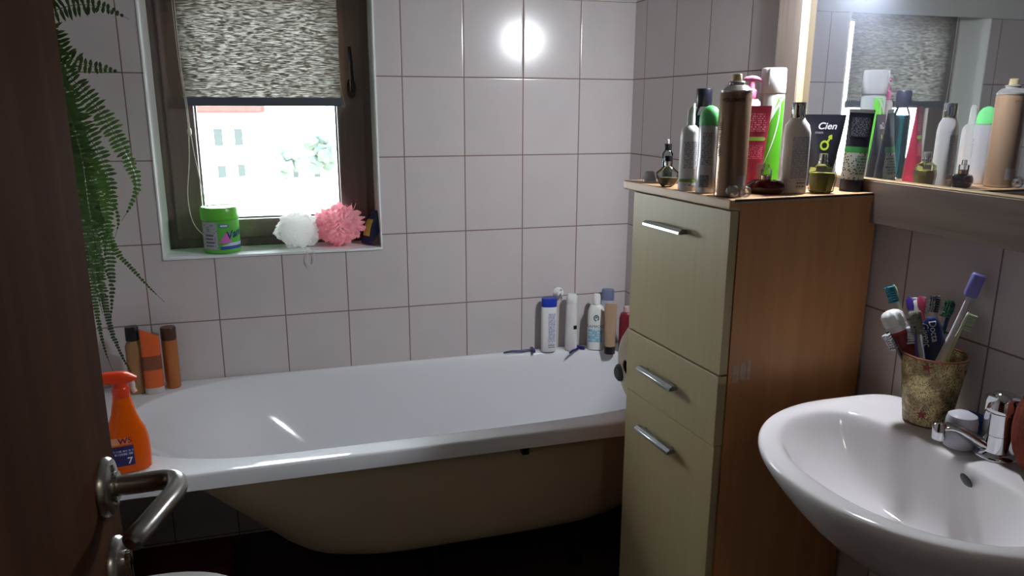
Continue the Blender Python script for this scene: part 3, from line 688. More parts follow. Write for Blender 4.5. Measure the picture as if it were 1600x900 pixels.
brush('toothbrush', 'chunky white toothbrush under a violet travel cap, tallest in the tumbler', ft(-.02,.004), (.180,-1.460,.372), (-.6,-.6,0), (226,220,224), (220,220,230), cap=mat('violet_cap', (140,138,214), .2, trans=.1, ior=1.3), thick=.0068)
brush('toothbrush', 'white toothbrush with lime rubber grip below the violet capped one', ft(-.02,-.002), (.176,-1.456,.307), (.6,-.7,0), (214,224,196), (190,204,170), grip=(140,200,60))

def orient(o, up, side=(1,0,0)):
    z = Vector(up).normalized(); x = Vector(side); x = (x-z*x.dot(z)).normalized(); y = z.cross(x)
    M = Matrix((x, y, z)).transposed().to_4x4(); M.translation = o.location; o.matrix_world = M
# toothpaste tubes standing in the tumbler, cap up
o = thing('toothpaste_tube', 'dark red toothpaste tube with a big crumpled white cap, leaning out of the tumbler', 'toothpaste', ft(-.004,.012,.070), 0, 'toothpaste tubes in the gold tumbler')
B = Body([(0,.017,.002,2),(.05,.016,.010,2),(.085,.0145,.0135,2),(.10,.0145,.0145,2)]); B.build('tube_body', mat('dark_red_tube', (110,28,36), .35), o)
Body([(.10,.0145,.0145,2),(.108,.013,.013,2)]).build('tube_shoulder', mat('red_shoulder', (170,50,52), .3), o)
Body([(.106,.0165,.0165,2),(.112,.0172,.0172,2),(.1165,.0170,.0170,2)]).build('cap_ring', white, o)
bm = bmesh.new()
for j, (z, r) in enumerate(((.1165,.017),(.120,.0175),(.126,.0172),(.132,.0165),(.138,.0150),(.143,.011),(.1455,.004))): pass
bm_loft(bm, [[Vector((r*math.cos(2*PI*k/40)*(1+.08*math.cos(9*2*PI*k/40)), r*math.sin(2*PI*k/40)*(1+.08*math.cos(9*2*PI*k/40)), z)) for k in range(40)] for z, r in ((.1165,.0165),(.120,.0175),(.128,.0175),(.136,.0165),(.141,.0135),(.144,.009),(.1455,.003))])
obj('tube_cap', bm, white, o)
orient(o, (-.39,.405,1.0))
o.scale = (1.12,1.12,1.0)
o = thing('toothpaste_tube', 'navy blue toothpaste tube with white lettering leaning towards the wall', 'toothpaste', ft(.026,-.006,.040), 0, 'toothpaste tubes in the gold tumbler')
B = Body([(0,.014,.012,2.4),(.05,.019,.013,2.4),(.135,.017,.0125,2.4),(.150,.012,.010,2.2),(.156,.006,.006,2)]); B.build('tube_body', mat('navy_tube', (26,42,92), .35), o)
B.text('Docta', .0155, 0, .134, white, o, rot=-PI/2, wrap=False); B.text('Givenc', .0155, -.0125, .128, white, o, rot=-PI/2, wrap=False)
for c in o.children:
    if c.name.startswith('lettering') : pass
orient(o, (-.20,.15,1.0), (.82,-.55,0))

# ================================================================== BOTTLES ON THE CABINET
def bottle(name, label, cat, xy, z=CZ, extra=0.0, group=None):
    return thing(name, label, cat, (xy[0], xy[1], z), face_cam(xy[0], xy[1], extra), group)
G1 = 'toiletries on top of the cabinet'
# frosted cap
o = bottle('bottle_cap', 'small frosted conical cap standing alone at the far end of the cabinet top', 'cap', (-.168,-.880))
bm = bmesh.new(); bm_lathe(bm, [(.016,0),(.0155,.006),(.0115,.021),(.0095,.0235),(.008,.022),(.0135,.003),(.002,.002)], 28); obj('cap_shell', bm, frost, o)
# slim teal perfume
teal = mat('teal_liquid', (30,110,122), .05, trans=.3, ior=1.35)
o = bottle('perfume_bottle', 'slim teal perfume bottle with black collar and white nozzle', 'perfume', (-.148,-.924), group=G1)
Body([(0,.0095,.0095,4),(.003,.0115,.0115,4),(.045,.0115,.0115,4),(.066,.0118,.0118,3),(.073,.008,.008,2)]).build('bottle_glass', clear, o)
Body([(.003,.0098,.0098,4),(.052,.0100,.0100,4)]).build('liquid', teal, o)
bm = bmesh.new(); bm_lathe(bm, [(.007,.073),(.0085,.074),(.0085,.087),(.008,.088)], 24); obj('collar', bm, black, o)
bm = bmesh.new(); bm_lathe(bm, [(.0025,.088),(.0025,.096),(.0015,.097)], 16); obj('nozzle', bm, white, o)
# round clear perfume
amber = mat('pale_amber_liquid', (226,204,160), .03, trans=.5, ior=1.35)
o = bottle('perfume_bottle', 'round clear perfume bottle with black cap beside the white foam bottle', 'perfume', (-.180,-.988), group=G1)
Body([(0,.009,.008,2),(.003,.014,.011,2),(.014,.021,.014,2),(.026,.0255,.016,2),(.031,.0235,.015,2),(.042,.011,.010,2),(.045,.0075,.0075,2)]).build('bottle_glass', clear, o)
Body([(.003,.012,.009,2),(.014,.0190,.012,2),(.020,.021,.013,2)]).build('liquid', amber, o)
bm = bmesh.new(); bm_lathe(bm, [(.0075,.045),(.0075,.054),(.007,.055)], 24); obj('collar', bm, chrome, o)
bm = bmesh.new(); bm_lathe(bm, [(.0088,.055),(.0088,.064),(.008,.066)], 24); obj('cap', bm, black, o)
# white foam bottle
o = bottle('foam_bottle', 'white foam pump bottle with a slanted nozzle and green band, next to the green-capped deodorant', 'bottle', (-.172,-1.061), group=G1)
B = Body([(0,.018,.018,2),(.003,.0198,.0198,2),(.108,.0198,.0198,2),(.114,.0188,.0188,2),(.116,.0192,.0192,2),(.124,.0172,.0172,2),(.131,.0105,.0105,2)]); B.build('bottle_body', white, o)
B.patch('back_label', print_mat('fp_mousse', (220,220,220), (146,146,148), lines=260), o, -.010,.0175,.045,.100); B.patch('green_band', mat('olive_green', (110,150,70), .4), o, -.017,.019,.018,.024)
B.patch('symbol_row', print_mat('fp_sym', (232,232,230), (60,60,60), lines=120, chars=160, fill=.48), o, -.012,.015,.011,.0165)
Body([(.131,.0085,.0085,2),(.150,.0080,.0080,2),(.157,.0072,.0072,2)]).build('pump_neck', white, o)
bm = bmesh.new(); bm_loft(bm, [[Vector((sup(2*PI*k/20,.0075*s_,.0075*s_,2.2)[0]+dx, sup(2*PI*k/20,.0075*s_,.0075*s_,2.2)[1], z+sup(2*PI*k/20,.0075*s_,.0075*s_,2.2)[0]*sl)) for k in range(20)] for z, s_, dx, sl in ((.156,1,0,0),(.163,1,.0,.3),(.170,.7,.002,.7),(.173,.35,.003,.6))])
obj('pump_head', bm, white, o)
# big clear teal bottle with a black cap
o = bottle('lotion_bottle', 'clear teal lotion bottle with a tall black cap behind the green-capped deodorant', 'bottle', (-.078,-.946), group=G1)
B = Body([(0,.0165,.0165,3),(.003,.0185,.0185,3),(.145,.0185,.0185,3),(.158,.0160,.016,2.4),(.168,.0125,.0125,2)]); B.build('bottle_glass', clear, o)
Body([(.002,.0170,.0170,3),(.140,.0170,.0170,3),(.150,.0150,.015,3)]).build('liquid', teal, o)
bm = bmesh.new(); bm_lathe(bm, [(.0165,.168),(.0172,.169),(.0172,.205),(.0165,.2065)], 30); obj('cap', bm, mat('navy_black_plastic', (24,26,38), .3), o)
# deodorant can with green cap
o = bottle('deodorant_can', 'silver white deodorant can with a mint green domed cap', 'deodorant', (-.158,-1.111), group=G1)
B = Body([(0,.0195,.0195,2),(.003,.0215,.0215,2),(.04,.0215,.0215,2),(.075,.0195,.0195,2),(.105,.0205,.0205,2),(.128,.0212,.0212,2),(.132,.0200,.0200,2)]); B.build('can_body', mat('pearl_silver', (206,208,214), .32, .35), o)
B.patch('print_block', print_mat('fp_deo', (196,198,204), (120,122,128), lines=300), o, -.012,.006,.055,.120)
B.patch('grey_block', print_mat('fp_deo2', (150,156,160), (96,100,108), lines=240), o, -.014,.004,.012,.036)
Body([(.132,.0208,.0208,2),(.136,.0212,.0212,2),(.148,.0206,.0206,2),(.159,.0172,.0172,2),(.167,.011,.011,2),(.1705,.003,.003,2)]).build('cap', mat('mint_green', (112,208,130), .35, sss=.1), o)
# hairspray
o = bottle('hairspray_can', 'tall brown gold hairspray can with a cream nozzle at the cabinet corner', 'hairspray', (-.145,-1.175), group=G1)
B = Body([(0,.0285,.0285,2),(.002,.0300,.0300,2),(.005,.0292,.0292,2),(.008,.0295,.0295,2),(.192,.0295,.0295,2),(.194,.0285,.0285,2)]); B.build('can_body', mat('brown_gold_lacquer', (152,124,100), .28, .55, vary=.12, stretch=(1,1,.05), scale=90), o)
bm = bmesh.new(); bm_lathe(bm, [(.0285,.194),(.0298,.195),(.0298,.198),(.0280,.1995),(.0245,.2035),(.0205,.207),(.0150,.2085),(.0150,.2115),(.0165,.2125),(.0150,.2145),(.010,.215)], 40); obj('can_dome', bm, mat('white_lacquer_metal', (212,208,204), .2, .7), o)
bm = bmesh.new(); bm_lathe(bm, [(.0090,.214),(.0095,.2155),(.0088,.2265),(.0080,.2275),(.0045,.2275),(.0040,.2255)], 28); obj('spray_nozzle', bm, mat('cream_plastic', (226,208,160), .4), o)
B.text('VOLUMEN', .0095, -.004, .180, mat('brown_ink', (74,58,48), .5), o, bold=.0002); B.text('N', .0095, .026, .180, mat('brown_ink', (74,58,48), .5), o)
B.text('volume lift', .015, -.0232, .108, mat('brown_ink', (74,58,48), .5), o, rot=PI/2, bold=.0004)
B.patch('barcode', print_mat('barcode', (206,200,196), (90,84,80), lines=420, fill=.9), o, .012,.027,.018,.042)
# crystal stopper
o = bottle('glass_stopper', 'faceted crystal stopper lying at the front corner of the cabinet top', 'stopper', (-.150,-1.214))
bm = bmesh.new(); bmesh.ops.create_icosphere(bm, subdivisions=2, radius=1, matrix=Matrix.Translation((-.0115,0,.0128)) @ Matrix.Diagonal((.0135,.0125,.0128,1)))
obj('stopper_knob', bm, crystal, o, smooth=False)
bm = bmesh.new(); bmesh.ops.create_icosphere(bm, subdivisions=2, radius=1, matrix=Matrix.Translation((.0115,-.002,.0125)) @ Matrix.Rotation(.6,4,'X') @ Matrix.Diagonal((.012,.0118,.0118,1)))
obj('stopper_knob', bm, crystal, o, smooth=False)
# pink pump bottle
pink = mat('pink_plastic', (240,130,176), .3)
o = bottle('pump_bottle', 'white bottle with a pink pump behind the crimson tube', 'bottle', (.013,-.985), group=G1)
Body([(0,.021,.016,3),(.003,.0225,.0175,3),(.160,.0225,.0175,3),(.178,.0225,.0165,3),(.184,.017,.014,2.4)]).build('bottle_body', white, o)
bm = bmesh.new(); bm_lathe(bm, [(.0125,.184),(.0132,.185),(.0132,.201),(.0110,.2045),(.0085,.206),(.0080,.222)], 28); obj('pump_collar', bm, pink, o)
bm = bmesh.new(); bm_loft(bm, [[Vector((x, sup(2*PI*k/18,w,h,2.5)[0], z+sup(2*PI*k/18,w,h,2.5)[1])) for k in range(18)] for x, z, w, h in ((-.0165,.2255,.004,.003),(-.012,.227,.009,.0045),(0,.2285,.0105,.0055),(.010,.2275,.0085,.0050),(.017,.2255,.0060,.0042),(.0215,.2225,.004,.003))])
obj('pump_spout', bm, pink, o)
# crimson tube
crim = mat('crimson_tube', (132,24,50), .38)
o = bottle('cream_tube', 'crimson squeeze tube with a green stripe standing behind the dark red perfume', 'tube', (-.020,-1.058), group=G1)
B = Body([(.018,.0180,.0180,2),(.05,.0205,.0165,2),(.11,.0260,.0090,2.3),(.160,.0305,.0022,3),(.170,.0310,.0014,3)]); B.build('tube_body', crim, o)
bm = bmesh.new(); bm_lathe(bm, [(.017,0),(.018,.001),(.018,.018)], 30); obj('tube_cap', bm, mat('crimson_cap', (150,28,54), .3), o)
B.patch('upper_print', print_mat('fp_crim', (132,24,50), (226,120,146), lines=230, fill=.5), o, -.022,.022,.118,.156); B.patch('lower_print', print_mat('fp_crim2', (132,24,50), (216,96,126), lines=260, fill=.5), o, -.018,.018,.062,.090)
B.patch('green_stripe', mat('leaf_green', (132,168,66), .4), o, -.024,.022,.099,.107, shape=lambda t, a, b: (a, b-.003*(2*abs(t-.5))**3))
# dark red perfume
wine = mat('wine_glass', (52,5,12), .04, trans=.4, ior=1.45)
o = bottle('perfume_bottle', 'low dark wine red perfume bottle with a gold sprayer', 'perfume', (-.056,-1.162), group=G1)
Body([(0,.026,.015,2.2),(.003,.032,.018,2.2),(.012,.0365,.021,2.2),(.020,.0355,.020,2.2),(.026,.028,.017,2.2),(.0285,.014,.011,2)]).build('bottle_glass', wine, o)
bm = bmesh.new(); bm_lathe(bm, [(.009,.0285),(.0105,.029),(.0105,.036),(.009,.037)], 24); obj('collar', bm, mat('pale_gold', (204,186,150), .15, .9), o)
bm = bmesh.new(); bm_lathe(bm, [(.0105,.037),(.0105,.047),(.0095,.048),(.0055,.048),(.005,.057),(.004,.058)], 24); obj('sprayer', bm, clear, o)
bm = bmesh.new(); bm_box(bm, (-.0195,-.002,.030), (-.0055,.001,.058)); obj('hang_tag', bm, frost, o, smooth=False)
# air freshener
o = bottle('air_freshener', 'tall air freshener can with white cap and lime green swirls', 'air freshener', (.057,-1.000), group=G1)
B = Body([(0,.0245,.0245,2),(.003,.0262,.0262,2),(.190,.0262,.0262,2),(.196,.0250,.0250,2)]); B.build('can_body', mat('pearl_white_can', (222,230,226), .25, .2), o)
lime = mat('lime_green', (78,158,36), .3); pale = mat('pale_swirl', (206,228,212), .3)
B.patch('green_swirl', lime, o, -.0250,.0250,.004,.188, nu=20, nz=30, shape=lambda t, a, b: (a if t < .35 else a+(t-.35)*.060, b if t < .55 else b-.0*t))
B.patch('pale_swirl', pale, o, 0,0,.085,.186, off=.0009, nu=6, nz=24, shape=lambda t, a, b: (-.021+.040*t**1.5, -.017+.0405*t**1.3))
B.patch('pale_swirl', pale, o, 0,0,.020,.186, off=.0010, nu=4, nz=24, shape=lambda t, a, b: (-.018+.034*math.sin(t*1.8), -.016+.034*math.sin(t*1.8)))
bm = bmesh.new()
bm_loft(bm, [[Vector((r*math.cos(2*PI*k/36), r*math.sin(2*PI*k/36), z)) for k in range(36)] for z, r in ((.196,.0258),(.198,.0270),(.225,.0266),(.247,.0258),(.2495,.0240),(.247,.0205))])
obj('spray_cap', bm, white, o)
bm = bmesh.new(); bm_box(bm, (-.0095,-.0275,.214), (-.0080,-.0235,.2492)); obj('groove_shade_bar', bm, mat('groove_shade_grey', (150,150,154), .5), o, smooth=False)  # raised grey bar, coloured as the shade inside a seam
bm = bmesh.new(); bmesh.ops.create_uvsphere(bm, u_segments=12, v_segments=8, radius=.0018, matrix=Matrix.Translation((.004,-.0245,.2345))); obj('spray_hole', bm, black, o)
# white bottle with chrome cap
o = bottle('lotion_bottle', 'white lotion bottle with a polished chrome cap in front of the air freshener', 'bottle', (.004,-1.165), extra=8, group=G1)
B = Body([(0,.024,.017,2.6),(.003,.0262,.0190,2.6),(.05,.0268,.0195,2.6),(.118,.0262,.0190,2.6),(.134,.0225,.0175,2.4),(.144,.0145,.0135,2.1),(.147,.0135,.0130,2)]); B.build('bottle_body', mat('warm_white_plastic', (238,234,232), .3), o)
B.patch('label', print_mat('fp_lotion', (210,210,216), (156,156,162), lines=330, fill=.55), o, -.008,.023,.030,.112, nu=18); B.patch('barcode', print_mat('fp_bar', (222,222,222), (40,40,44), lines=150, chars=500, fill=.5), o, .004,.022,.010,.028)
bm = bmesh.new(); bm_lathe(bm, [(.0130,.147),(.0137,.148),(.0137,.1755),(.0128,.177)], 36); obj('cap', bm, chrome, o)
# dark blue small perfume behind
o = bottle('perfume_bottle', 'small violet perfume bottle half hidden behind the dark squeeze tube', 'perfume', (.118,-1.040), group=G1)
Body([(0,.016,.010,3),(.003,.018,.012,3),(.075,.018,.012,3),(.082,.008,.008,2)]).build('bottle_glass', mat('violet_glass', (50,34,120), .05, trans=.4), o)
bm = bmesh.new(); bm_lathe(bm, [(.008,.082),(.0095,.083),(.0095,.103),(.008,.104)], 24); obj('cap', bm, white, o)
# dark squeeze tube lettered Cien men
o = bottle('shower_gel_tube', 'black squeeze tube lettered Cien men with a lime symbol', 'tube', (.120,-1.100), extra=4, group=G1)
B = Body([(.020,.0200,.0170,2.2),(.05,.0260,.0150,2.3),(.10,.0340,.0085,2.4),(.145,.0395,.0020,3),(.153,.0400,.0013,3)]); B.build('tube_body', mat('blue_black_tube', (34,36,50), .35), o)
bm = bmesh.new(); bm_lathe(bm, [(.016,0),(.017,.001),(.017,.020)], 30); obj('tube_cap', bm, black, o)
B.text('Cien', .0190, .004, .129, mat('white_ink', (232,232,236), .4), o, wrap=False, shear=.25, bold=.0004); B.text('men', .0090, -.010, .1165, mat('grey_ink', (176,178,188), .4), o, wrap=False)
bm = bmesh.new(); yg = mat('yellow_lime', (176,206,52), .4)
def flatpt(u, z): return B.at(u, z, .0010)
for k in range(24):
    a0, a1 = 2*PI*k/24, 2*PI*(k+1)/24
    q = [flatpt(.002+r*math.cos(a), .090+r*1.2*math.sin(a)) for r, a in ((.0050,a0),(.0085,a0),(.0085,a1),(.0050,a1))]
    bm.faces.new([bm.verts.new(p) for p in q])
def quad(pts): bm.faces.new([bm.verts.new(flatpt(*p)) for p in pts])
quad([(.0055,.098),(.0085,.0955),(.0130,.1040),(.0105,.1065)]); quad([(.0080,.1050),(.0150,.1020),(.0155,.1060),(.0150,.1120)]); quad([(.0080,.1050),(.0150,.1120),(.0110,.1110),(.0085,.1090)])
obj('symbol', bm, yg, o, smooth=False)
# yellow faceted perfume
yel = mat('yellow_liquid', (250,232,120), .03, trans=.35, ior=1.35)
o = bottle('perfume_bottle', 'faceted clear perfume bottle of yellow liquid in front of the dark squeeze tube', 'perfume', (.062,-1.178), extra=5, group=G1)
bm = bmesh.new(); n = 8
bm_loft(bm, [[Vector((rx*math.cos(2*PI*(k+.5)/n), ry*math.sin(2*PI*(k+.5)/n), z)) for k in range(n)] for z, rx, ry in ((0,.018,.014),(.004,.025,.019),(.030,.0295,.022),(.050,.0255,.019),(.058,.011,.010))])
obj('bottle_glass', bm, clear, o, smooth=False)
bm = bmesh.new(); bm_loft(bm, [[Vector((rx*math.cos(2*PI*(k+.5)/n), ry*math.sin(2*PI*(k+.5)/n), z)) for k in range(n)] for z, rx, ry in ((.004,.021,.015),(.030,.0265,.019),(.040,.0250,.018))])
obj('liquid', bm, yel, o, smooth=False)
bm = bmesh.new(); bm_lathe(bm, [(.0095,.058),(.0095,.064),(.008,.065),(.008,.076),(.007,.078)], 24); obj('sprayer', bm, mat('smoky_chrome', (190,188,180), .12, .8), o)
# dark tube with green band
o = bottle('cream_tube', 'black squeeze tube with white crimp and green banded pattern nearest the mirror', 'tube', (.149,-1.160), extra=6, group=G1)
B = Body([(.022,.0215,.0205,2),(.05,.0220,.0185,2),(.10,.0225,.0110,2.3),(.150,.0235,.0028,3),(.158,.0238,.0014,3)]); B.build('tube_body', mat('ink_black_tube', (30,32,44), .35), o)
Body([(.157,.0240,.0018,3),(.164,.0243,.0016,3)]).build('crimp', white, o); o.rotation_euler.y = .045
bm = bmesh.new(); bm_lathe(bm, [(.0205,0),(.0215,.001),(.0220,.022)], 34); obj('tube_cap', bm, mat('navy_cap', (20,22,36), .35), o)
B.patch('upper_print', print_mat('fp_ink', (34,36,48), (120,122,136), lines=330, fill=.5), o, -.016,.018,.110,.148)
B.patch('green_band', mat('band_green', (72,160,84), .4), o, -.0225,.0228,.078,.090, nu=20)
pt = mat('pattern_label', (204,206,200), .4)
nt = pt.node_tree; bs = nt.nodes['Principled BSDF']; vo = nt.nodes.new('ShaderNodeTexVoronoi'); vo.inputs['Scale'].default_value = 190
tcx = nt.nodes.new('ShaderNodeTexCoord'); nt.links.new(tcx.outputs['Object'], vo.inputs[0]); cr = nt.nodes.new('ShaderNodeValToRGB')
cr.color_ramp.elements[0].position = .28; cr.color_ramp.elements[0].color = lin((70,76,78)); cr.color_ramp.elements[1].position = .36; cr.color_ramp.elements[1].color = lin((206,208,202))
nt.links.new(vo.outputs[0], cr.inputs[0]); nt.links.new(cr.outputs[0], bs.inputs['Base Color'])
B.patch('pattern_band', pt, o, -.0215,.0220,.024,.078, nu=20)
B.patch('text_block', print_mat('fp_green', (150,190,150), (90,60,110), lines=170, fill=.5), o, .002,.0200,.034,.072, off=.0010, nu=12)

# ================================================================== BOTTLES ON THE TUB RIM
G2 = 'bottles on the tub rim by the cabinet'
TZ = RZ + .0005
blue = mat('royal_blue_cap', (34,62,178), .3)
o = bottle('shampoo_bottle', 'white bottle with a royal blue cap leaning nearest the window', 'bottle', (-.112,-.040), TZ, 10, G2)
B = Body([(0,.024,.015,3),(.003,.0265,.0170,3),(.08,.0275,.0175,3),(.158,.0270,.0170,3),(.164,.025,.0155,3)]); B.build('bottle_body', white, o)
B.patch('label', print_mat('fp_blue', (214,216,228), (96,100,150), lines=190, fill=.5), o, -.004,.021,.035,.142); B.patch('barcode', print_mat('fp_bar2', (214,214,216), (50,52,60), lines=130, chars=400, fill=.5), o, -.004,.020,.014,.032)
Body([(.163,.0245,.0150,3),(.164,.0262,.0165,3),(.190,.0262,.0165,3),(.194,.0245,.0150,3)]).build('cap', blue, o)
o = bottle('shampoo_bottle', 'all white slender bottle between the blue-capped and the lettered ones', 'bottle', (-.030,-.050), TZ, -8, G2)
B = Body([(0,.019,.015,2.5),(.003,.0215,.0170,2.5),(.05,.0225,.0175,2.5),(.12,.0205,.0165,2.5),(.165,.0200,.0160,2.5),(.172,.0185,.0150,2.5)]); B.build('bottle_body', mat('milk_plastic', (228,226,226), .35), o)
Body([(.172,.0178,.0145,2.5),(.174,.0195,.0155,2.5),(.198,.0190,.0150,2.5),(.205,.0150,.0120,2.5),(.206,.006,.005,2)]).build('cap', white, o)
B.patch('dark_mark', black, o, .010,.0205,.080,.094)
o = bottle('shampoo_bottle', 'white bottle lettered SAMPOO above a pale blue label', 'bottle', (.058,-.066), TZ, 2, G2)
B = Body([(0,.026,.018,2.6),(.003,.0295,.0205,2.6),(.08,.0305,.0210,2.6),(.140,.0300,.0205,2.6),(.158,.0240,.018,2.4),(.166,.0135,.0130,2)]); B.build('bottle_body', mat('clean_white', (232,234,230), .3), o)
B.patch('blue_label', print_mat('fp_sham', (140,188,210), (206,226,236), lines=110, chars=120, fill=.5), o, -.027,.022,.030,.078, nu=18); 
B.text('SAMPOO', .0145, -.002, .088, mat('grey_blue_ink', (70,84,96), .4), o, wrap=False)
bm = bmesh.new()
for a, r0, r1, k0, k1 in ((0,.006,.0095,-2,9),(0,.001,.004,0,7)):
    for k in range(k0, k1):
        q = [B.at(.0+r*math.cos(2*PI*kk/12), .120+r*1.25*math.sin(2*PI*kk/12), .0012) for r, kk in ((r0,k),(r1,k),(r1,k+1),(r0,k+1))]
        bm.faces.new([bm.verts.new(p) for p in q])
obj('emblem', bm, mat('grey_blue_ink', (70,84,96), .4), o, smooth=False)
Body([(.166,.0120,.0120,2),(.168,.0142,.0142,2),(.196,.0135,.0135,2),(.203,.010,.010,2)]).build('cap', white, o)
o = bottle('shampoo_bottle', 'grey blue capped bottle half hidden behind the tan tube', 'bottle', (.112,-.040), TZ, 0, G2)
Body([(0,.022,.015,2.5),(.003,.0245,.0170,2.5),(.165,.0245,.0170,2.5),(.172,.022,.015,2.5)]).build('bottle_body', mat('pale_grey_bottle', (176,178,190), .35), o)
Body([(.172,.0225,.0155,2.5),(.208,.0220,.0150,2.5),(.211,.0200,.0135,2.5)]).build('cap', mat('grey_blue_cap', (110,118,150), .35), o)
o = bottle('cream_tube', 'tan tube standing on a black cap in front of the lettered shampoo', 'tube', (.086,-.128), TZ, 0, G2)
B = Body([(.028,.0185,.0165,2.1),(.06,.0195,.0150,2.2),(.12,.0205,.0085,2.4),(.182,.0205,.0018,3)]); B.build('tube_body', mat('tan_tube', (172,144,116), .4), o)
Body([(0,.0180,.0165,2.2),(.001,.0190,.0175,2.2),(.028,.0195,.0175,2.2)]).build('tube_cap', black, o)
o = bottle('shower_gel_bottle', 'dark red bottle with a pale cap closest to the cabinet', 'bottle', (.148,-.128), TZ, 0, G2)
Body([(0,.024,.017,2.6),(.003,.0265,.0190,2.6),(.125,.0265,.0190,2.6),(.142,.022,.017,2.4),(.148,.013,.012,2)]).build('bottle_body', mat('maroon_plastic', (118,30,42), .3), o)
bm = bmesh.new(); bm_lathe(bm, [(.0125,.148),(.0135,.149),(.0135,.166),(.012,.168)], 28); obj('cap', bm, mat('pink_grey_cap', (196,172,172), .35), o)
# suction hook on the tiles
o = thing('suction_hook', 'white round suction hook stuck to the tiles above the bottles', 'hook', (-.064, -.001, .012))
bm = bmesh.new(); bm_loft(bm, [[Vector((r*math.cos(2*PI*k/28), -y, r*math.sin(2*PI*k/28))) for k in range(28)] for y, r in ((0,.020),(.003,.0195),(.008,.014),(.014,.0125),(.020,.0105),(.023,.005))]); obj('suction_cup', bm, white, o)
bm = bmesh.new(); bm_tube(bm, smooth_path([(0,-.018,.004),(0,-.030,-.004),(0,-.034,-.014),(0,-.030,-.018)]), .0028, 10); bm_tube(bm, [(.004,-.014,.016),(.004,-.024,.014)], .0022, 8); obj('hook_arm', bm, chrome, o)
# razors
def razor(label, a, b_):
    a, b_ = Vector(a), Vector(b_); o = thing('disposable_razor', label, 'razor', (a.x, a.y, TZ), math.atan2(b_.y-a.y, b_.x-a.x), 'navy razors on the tub rim')
    Ln = (b_-a).length; nv = mat('navy_plastic', (28,32,92), .35)
    bm = bmesh.new(); P = smooth_path([(0,0,.004),(Ln*.3,.001,.0065),(Ln*.6,0,.005),(Ln*.88,0,.007),(Ln-.004,0,.010)]); m_ = len(P)
    bm_tube(bm, P, [.0034+.0016*math.sin(PI*i/(m_-1)) for i in range(m_)], 12, flat=.75); obj('razor_handle', bm, nv, o)
    bm = bmesh.new(); bm_box(bm, (Ln-.006,-.020,.001), (Ln+.004,.020,.012)); obj('razor_head', bm, mat('navy_head', (44,50,110), .35), o, bevel=.0015)
    return o
razor('navy disposable razor lying left of the blue-capped bottle on the rim', (-.275,-.030,0), (-.168,-.035,0))
razor('navy disposable razor lying between the slender white and the lettered bottle', (-.052,-.098,0), (.004,-.052,0))

# cream bowl leaning between tub rim and cabinet
o = thing('wash_bowl', 'cream plastic bowl stood on its edge between the tub rim and the cabinet', 'bowl', (-.020,-.612,RZ), 0)
bm = bmesh.new(); n = 48
prof = [(.004,.126),(-.002,.130),(-.022,.124),(-.044,.100),(-.058,.060),(-.062,.020),(-.059,.018),(-.054,.058),(-.040,.096),(-.016,.120)]
bm_loft(bm, [[Vector((x, r*.9*math.cos(2*PI*k/n), .131+r*math.sin(2*PI*k/n))) for k in range(n)] for x, r in prof]); obj('bowl_body', bm, mat('cream_bowl_plastic', (222,214,186), .4), o)
bm = bmesh.new(); bm_loft(bm, [[Vector((x, .040+r*math.cos(2*PI*k/20), .100+r*math.sin(2*PI*k/20))) for k in range(20)] for x, r in ((-.052,.026),(-.064,.025),(-.070,.018))]); obj('rubber_foot', bm, mat('grey_rubber', (74,80,80), .6), o)

# ================================================================== TUB LEFT CORNER
G3 = 'hair care bottles in the left tub corner'
o = bottle('hair_oil_bottle', 'tan shampoo bottle with a tall black cap beside the hanging fern', 'bottle', (-1.440,-.080), TZ, 0, G3)
Body([(0,.021,.015,3),(.003,.0235,.0175,3),(.150,.0235,.0175,3),(.160,.019,.015,2.5),(.165,.0150,.0135,2.2)]).build('bottle_body', mat('tan_brown_bottle', (150,110,70), .3), o)
Body([(.165,.0150,.0135,2.4),(.168,.0190,.0160,3),(.206,.0185,.0155,3),(.209,.0165,.0140,3)]).build('cap', black, o)
o = bottle('hair_cream_tube', 'orange tube with slanting top and pale base between two brown bottles', 'tube', (-1.392,-.092), TZ, 0, G3)
B = Body([(.020,.0270,.0190,2.2),(.07,.0270,.0150,2.3),(.13,.0270,.0090,2.5),(.185,.0260,.0022,3)])
b0 = B.build('tube_body', mat('orange_tube', (206,92,40), .35), o)
for v in b0.data.vertices:
    if v.co.z > .18: v.co.z += -v.co.x*.55+.004
B.patch('brown_band', mat('umber_band', (120,66,44), .4), o, -.0262,.0262,.075,.118, nu=16)
Body([(0,.0255,.0185,2.2),(.002,.0270,.0195,2.2),(.020,.0270,.0195,2.2)]).build('tube_cap', mat('pale_grey_cap', (196,190,184), .4), o)
o = bottle('hair_spray_bottle', 'amber brown cylindrical bottle with a dark top right of the orange tube', 'bottle', (-1.345,-.055), TZ, 0, G3)
Body([(0,.0205,.0205,2),(.003,.0220,.0220,2),(.150,.0220,.0220,2),(.154,.0210,.0210,2)]).build('bottle_body', mat('amber_brown', (176,104,54), .25, .2), o)
Body([(.154,.0215,.0215,2),(.157,.0222,.0222,2),(.190,.0222,.0222,2),(.193,.0205,.0205,2)]).build('cap', mat('umber_cap', (84,52,36), .25, trans=.2), o)

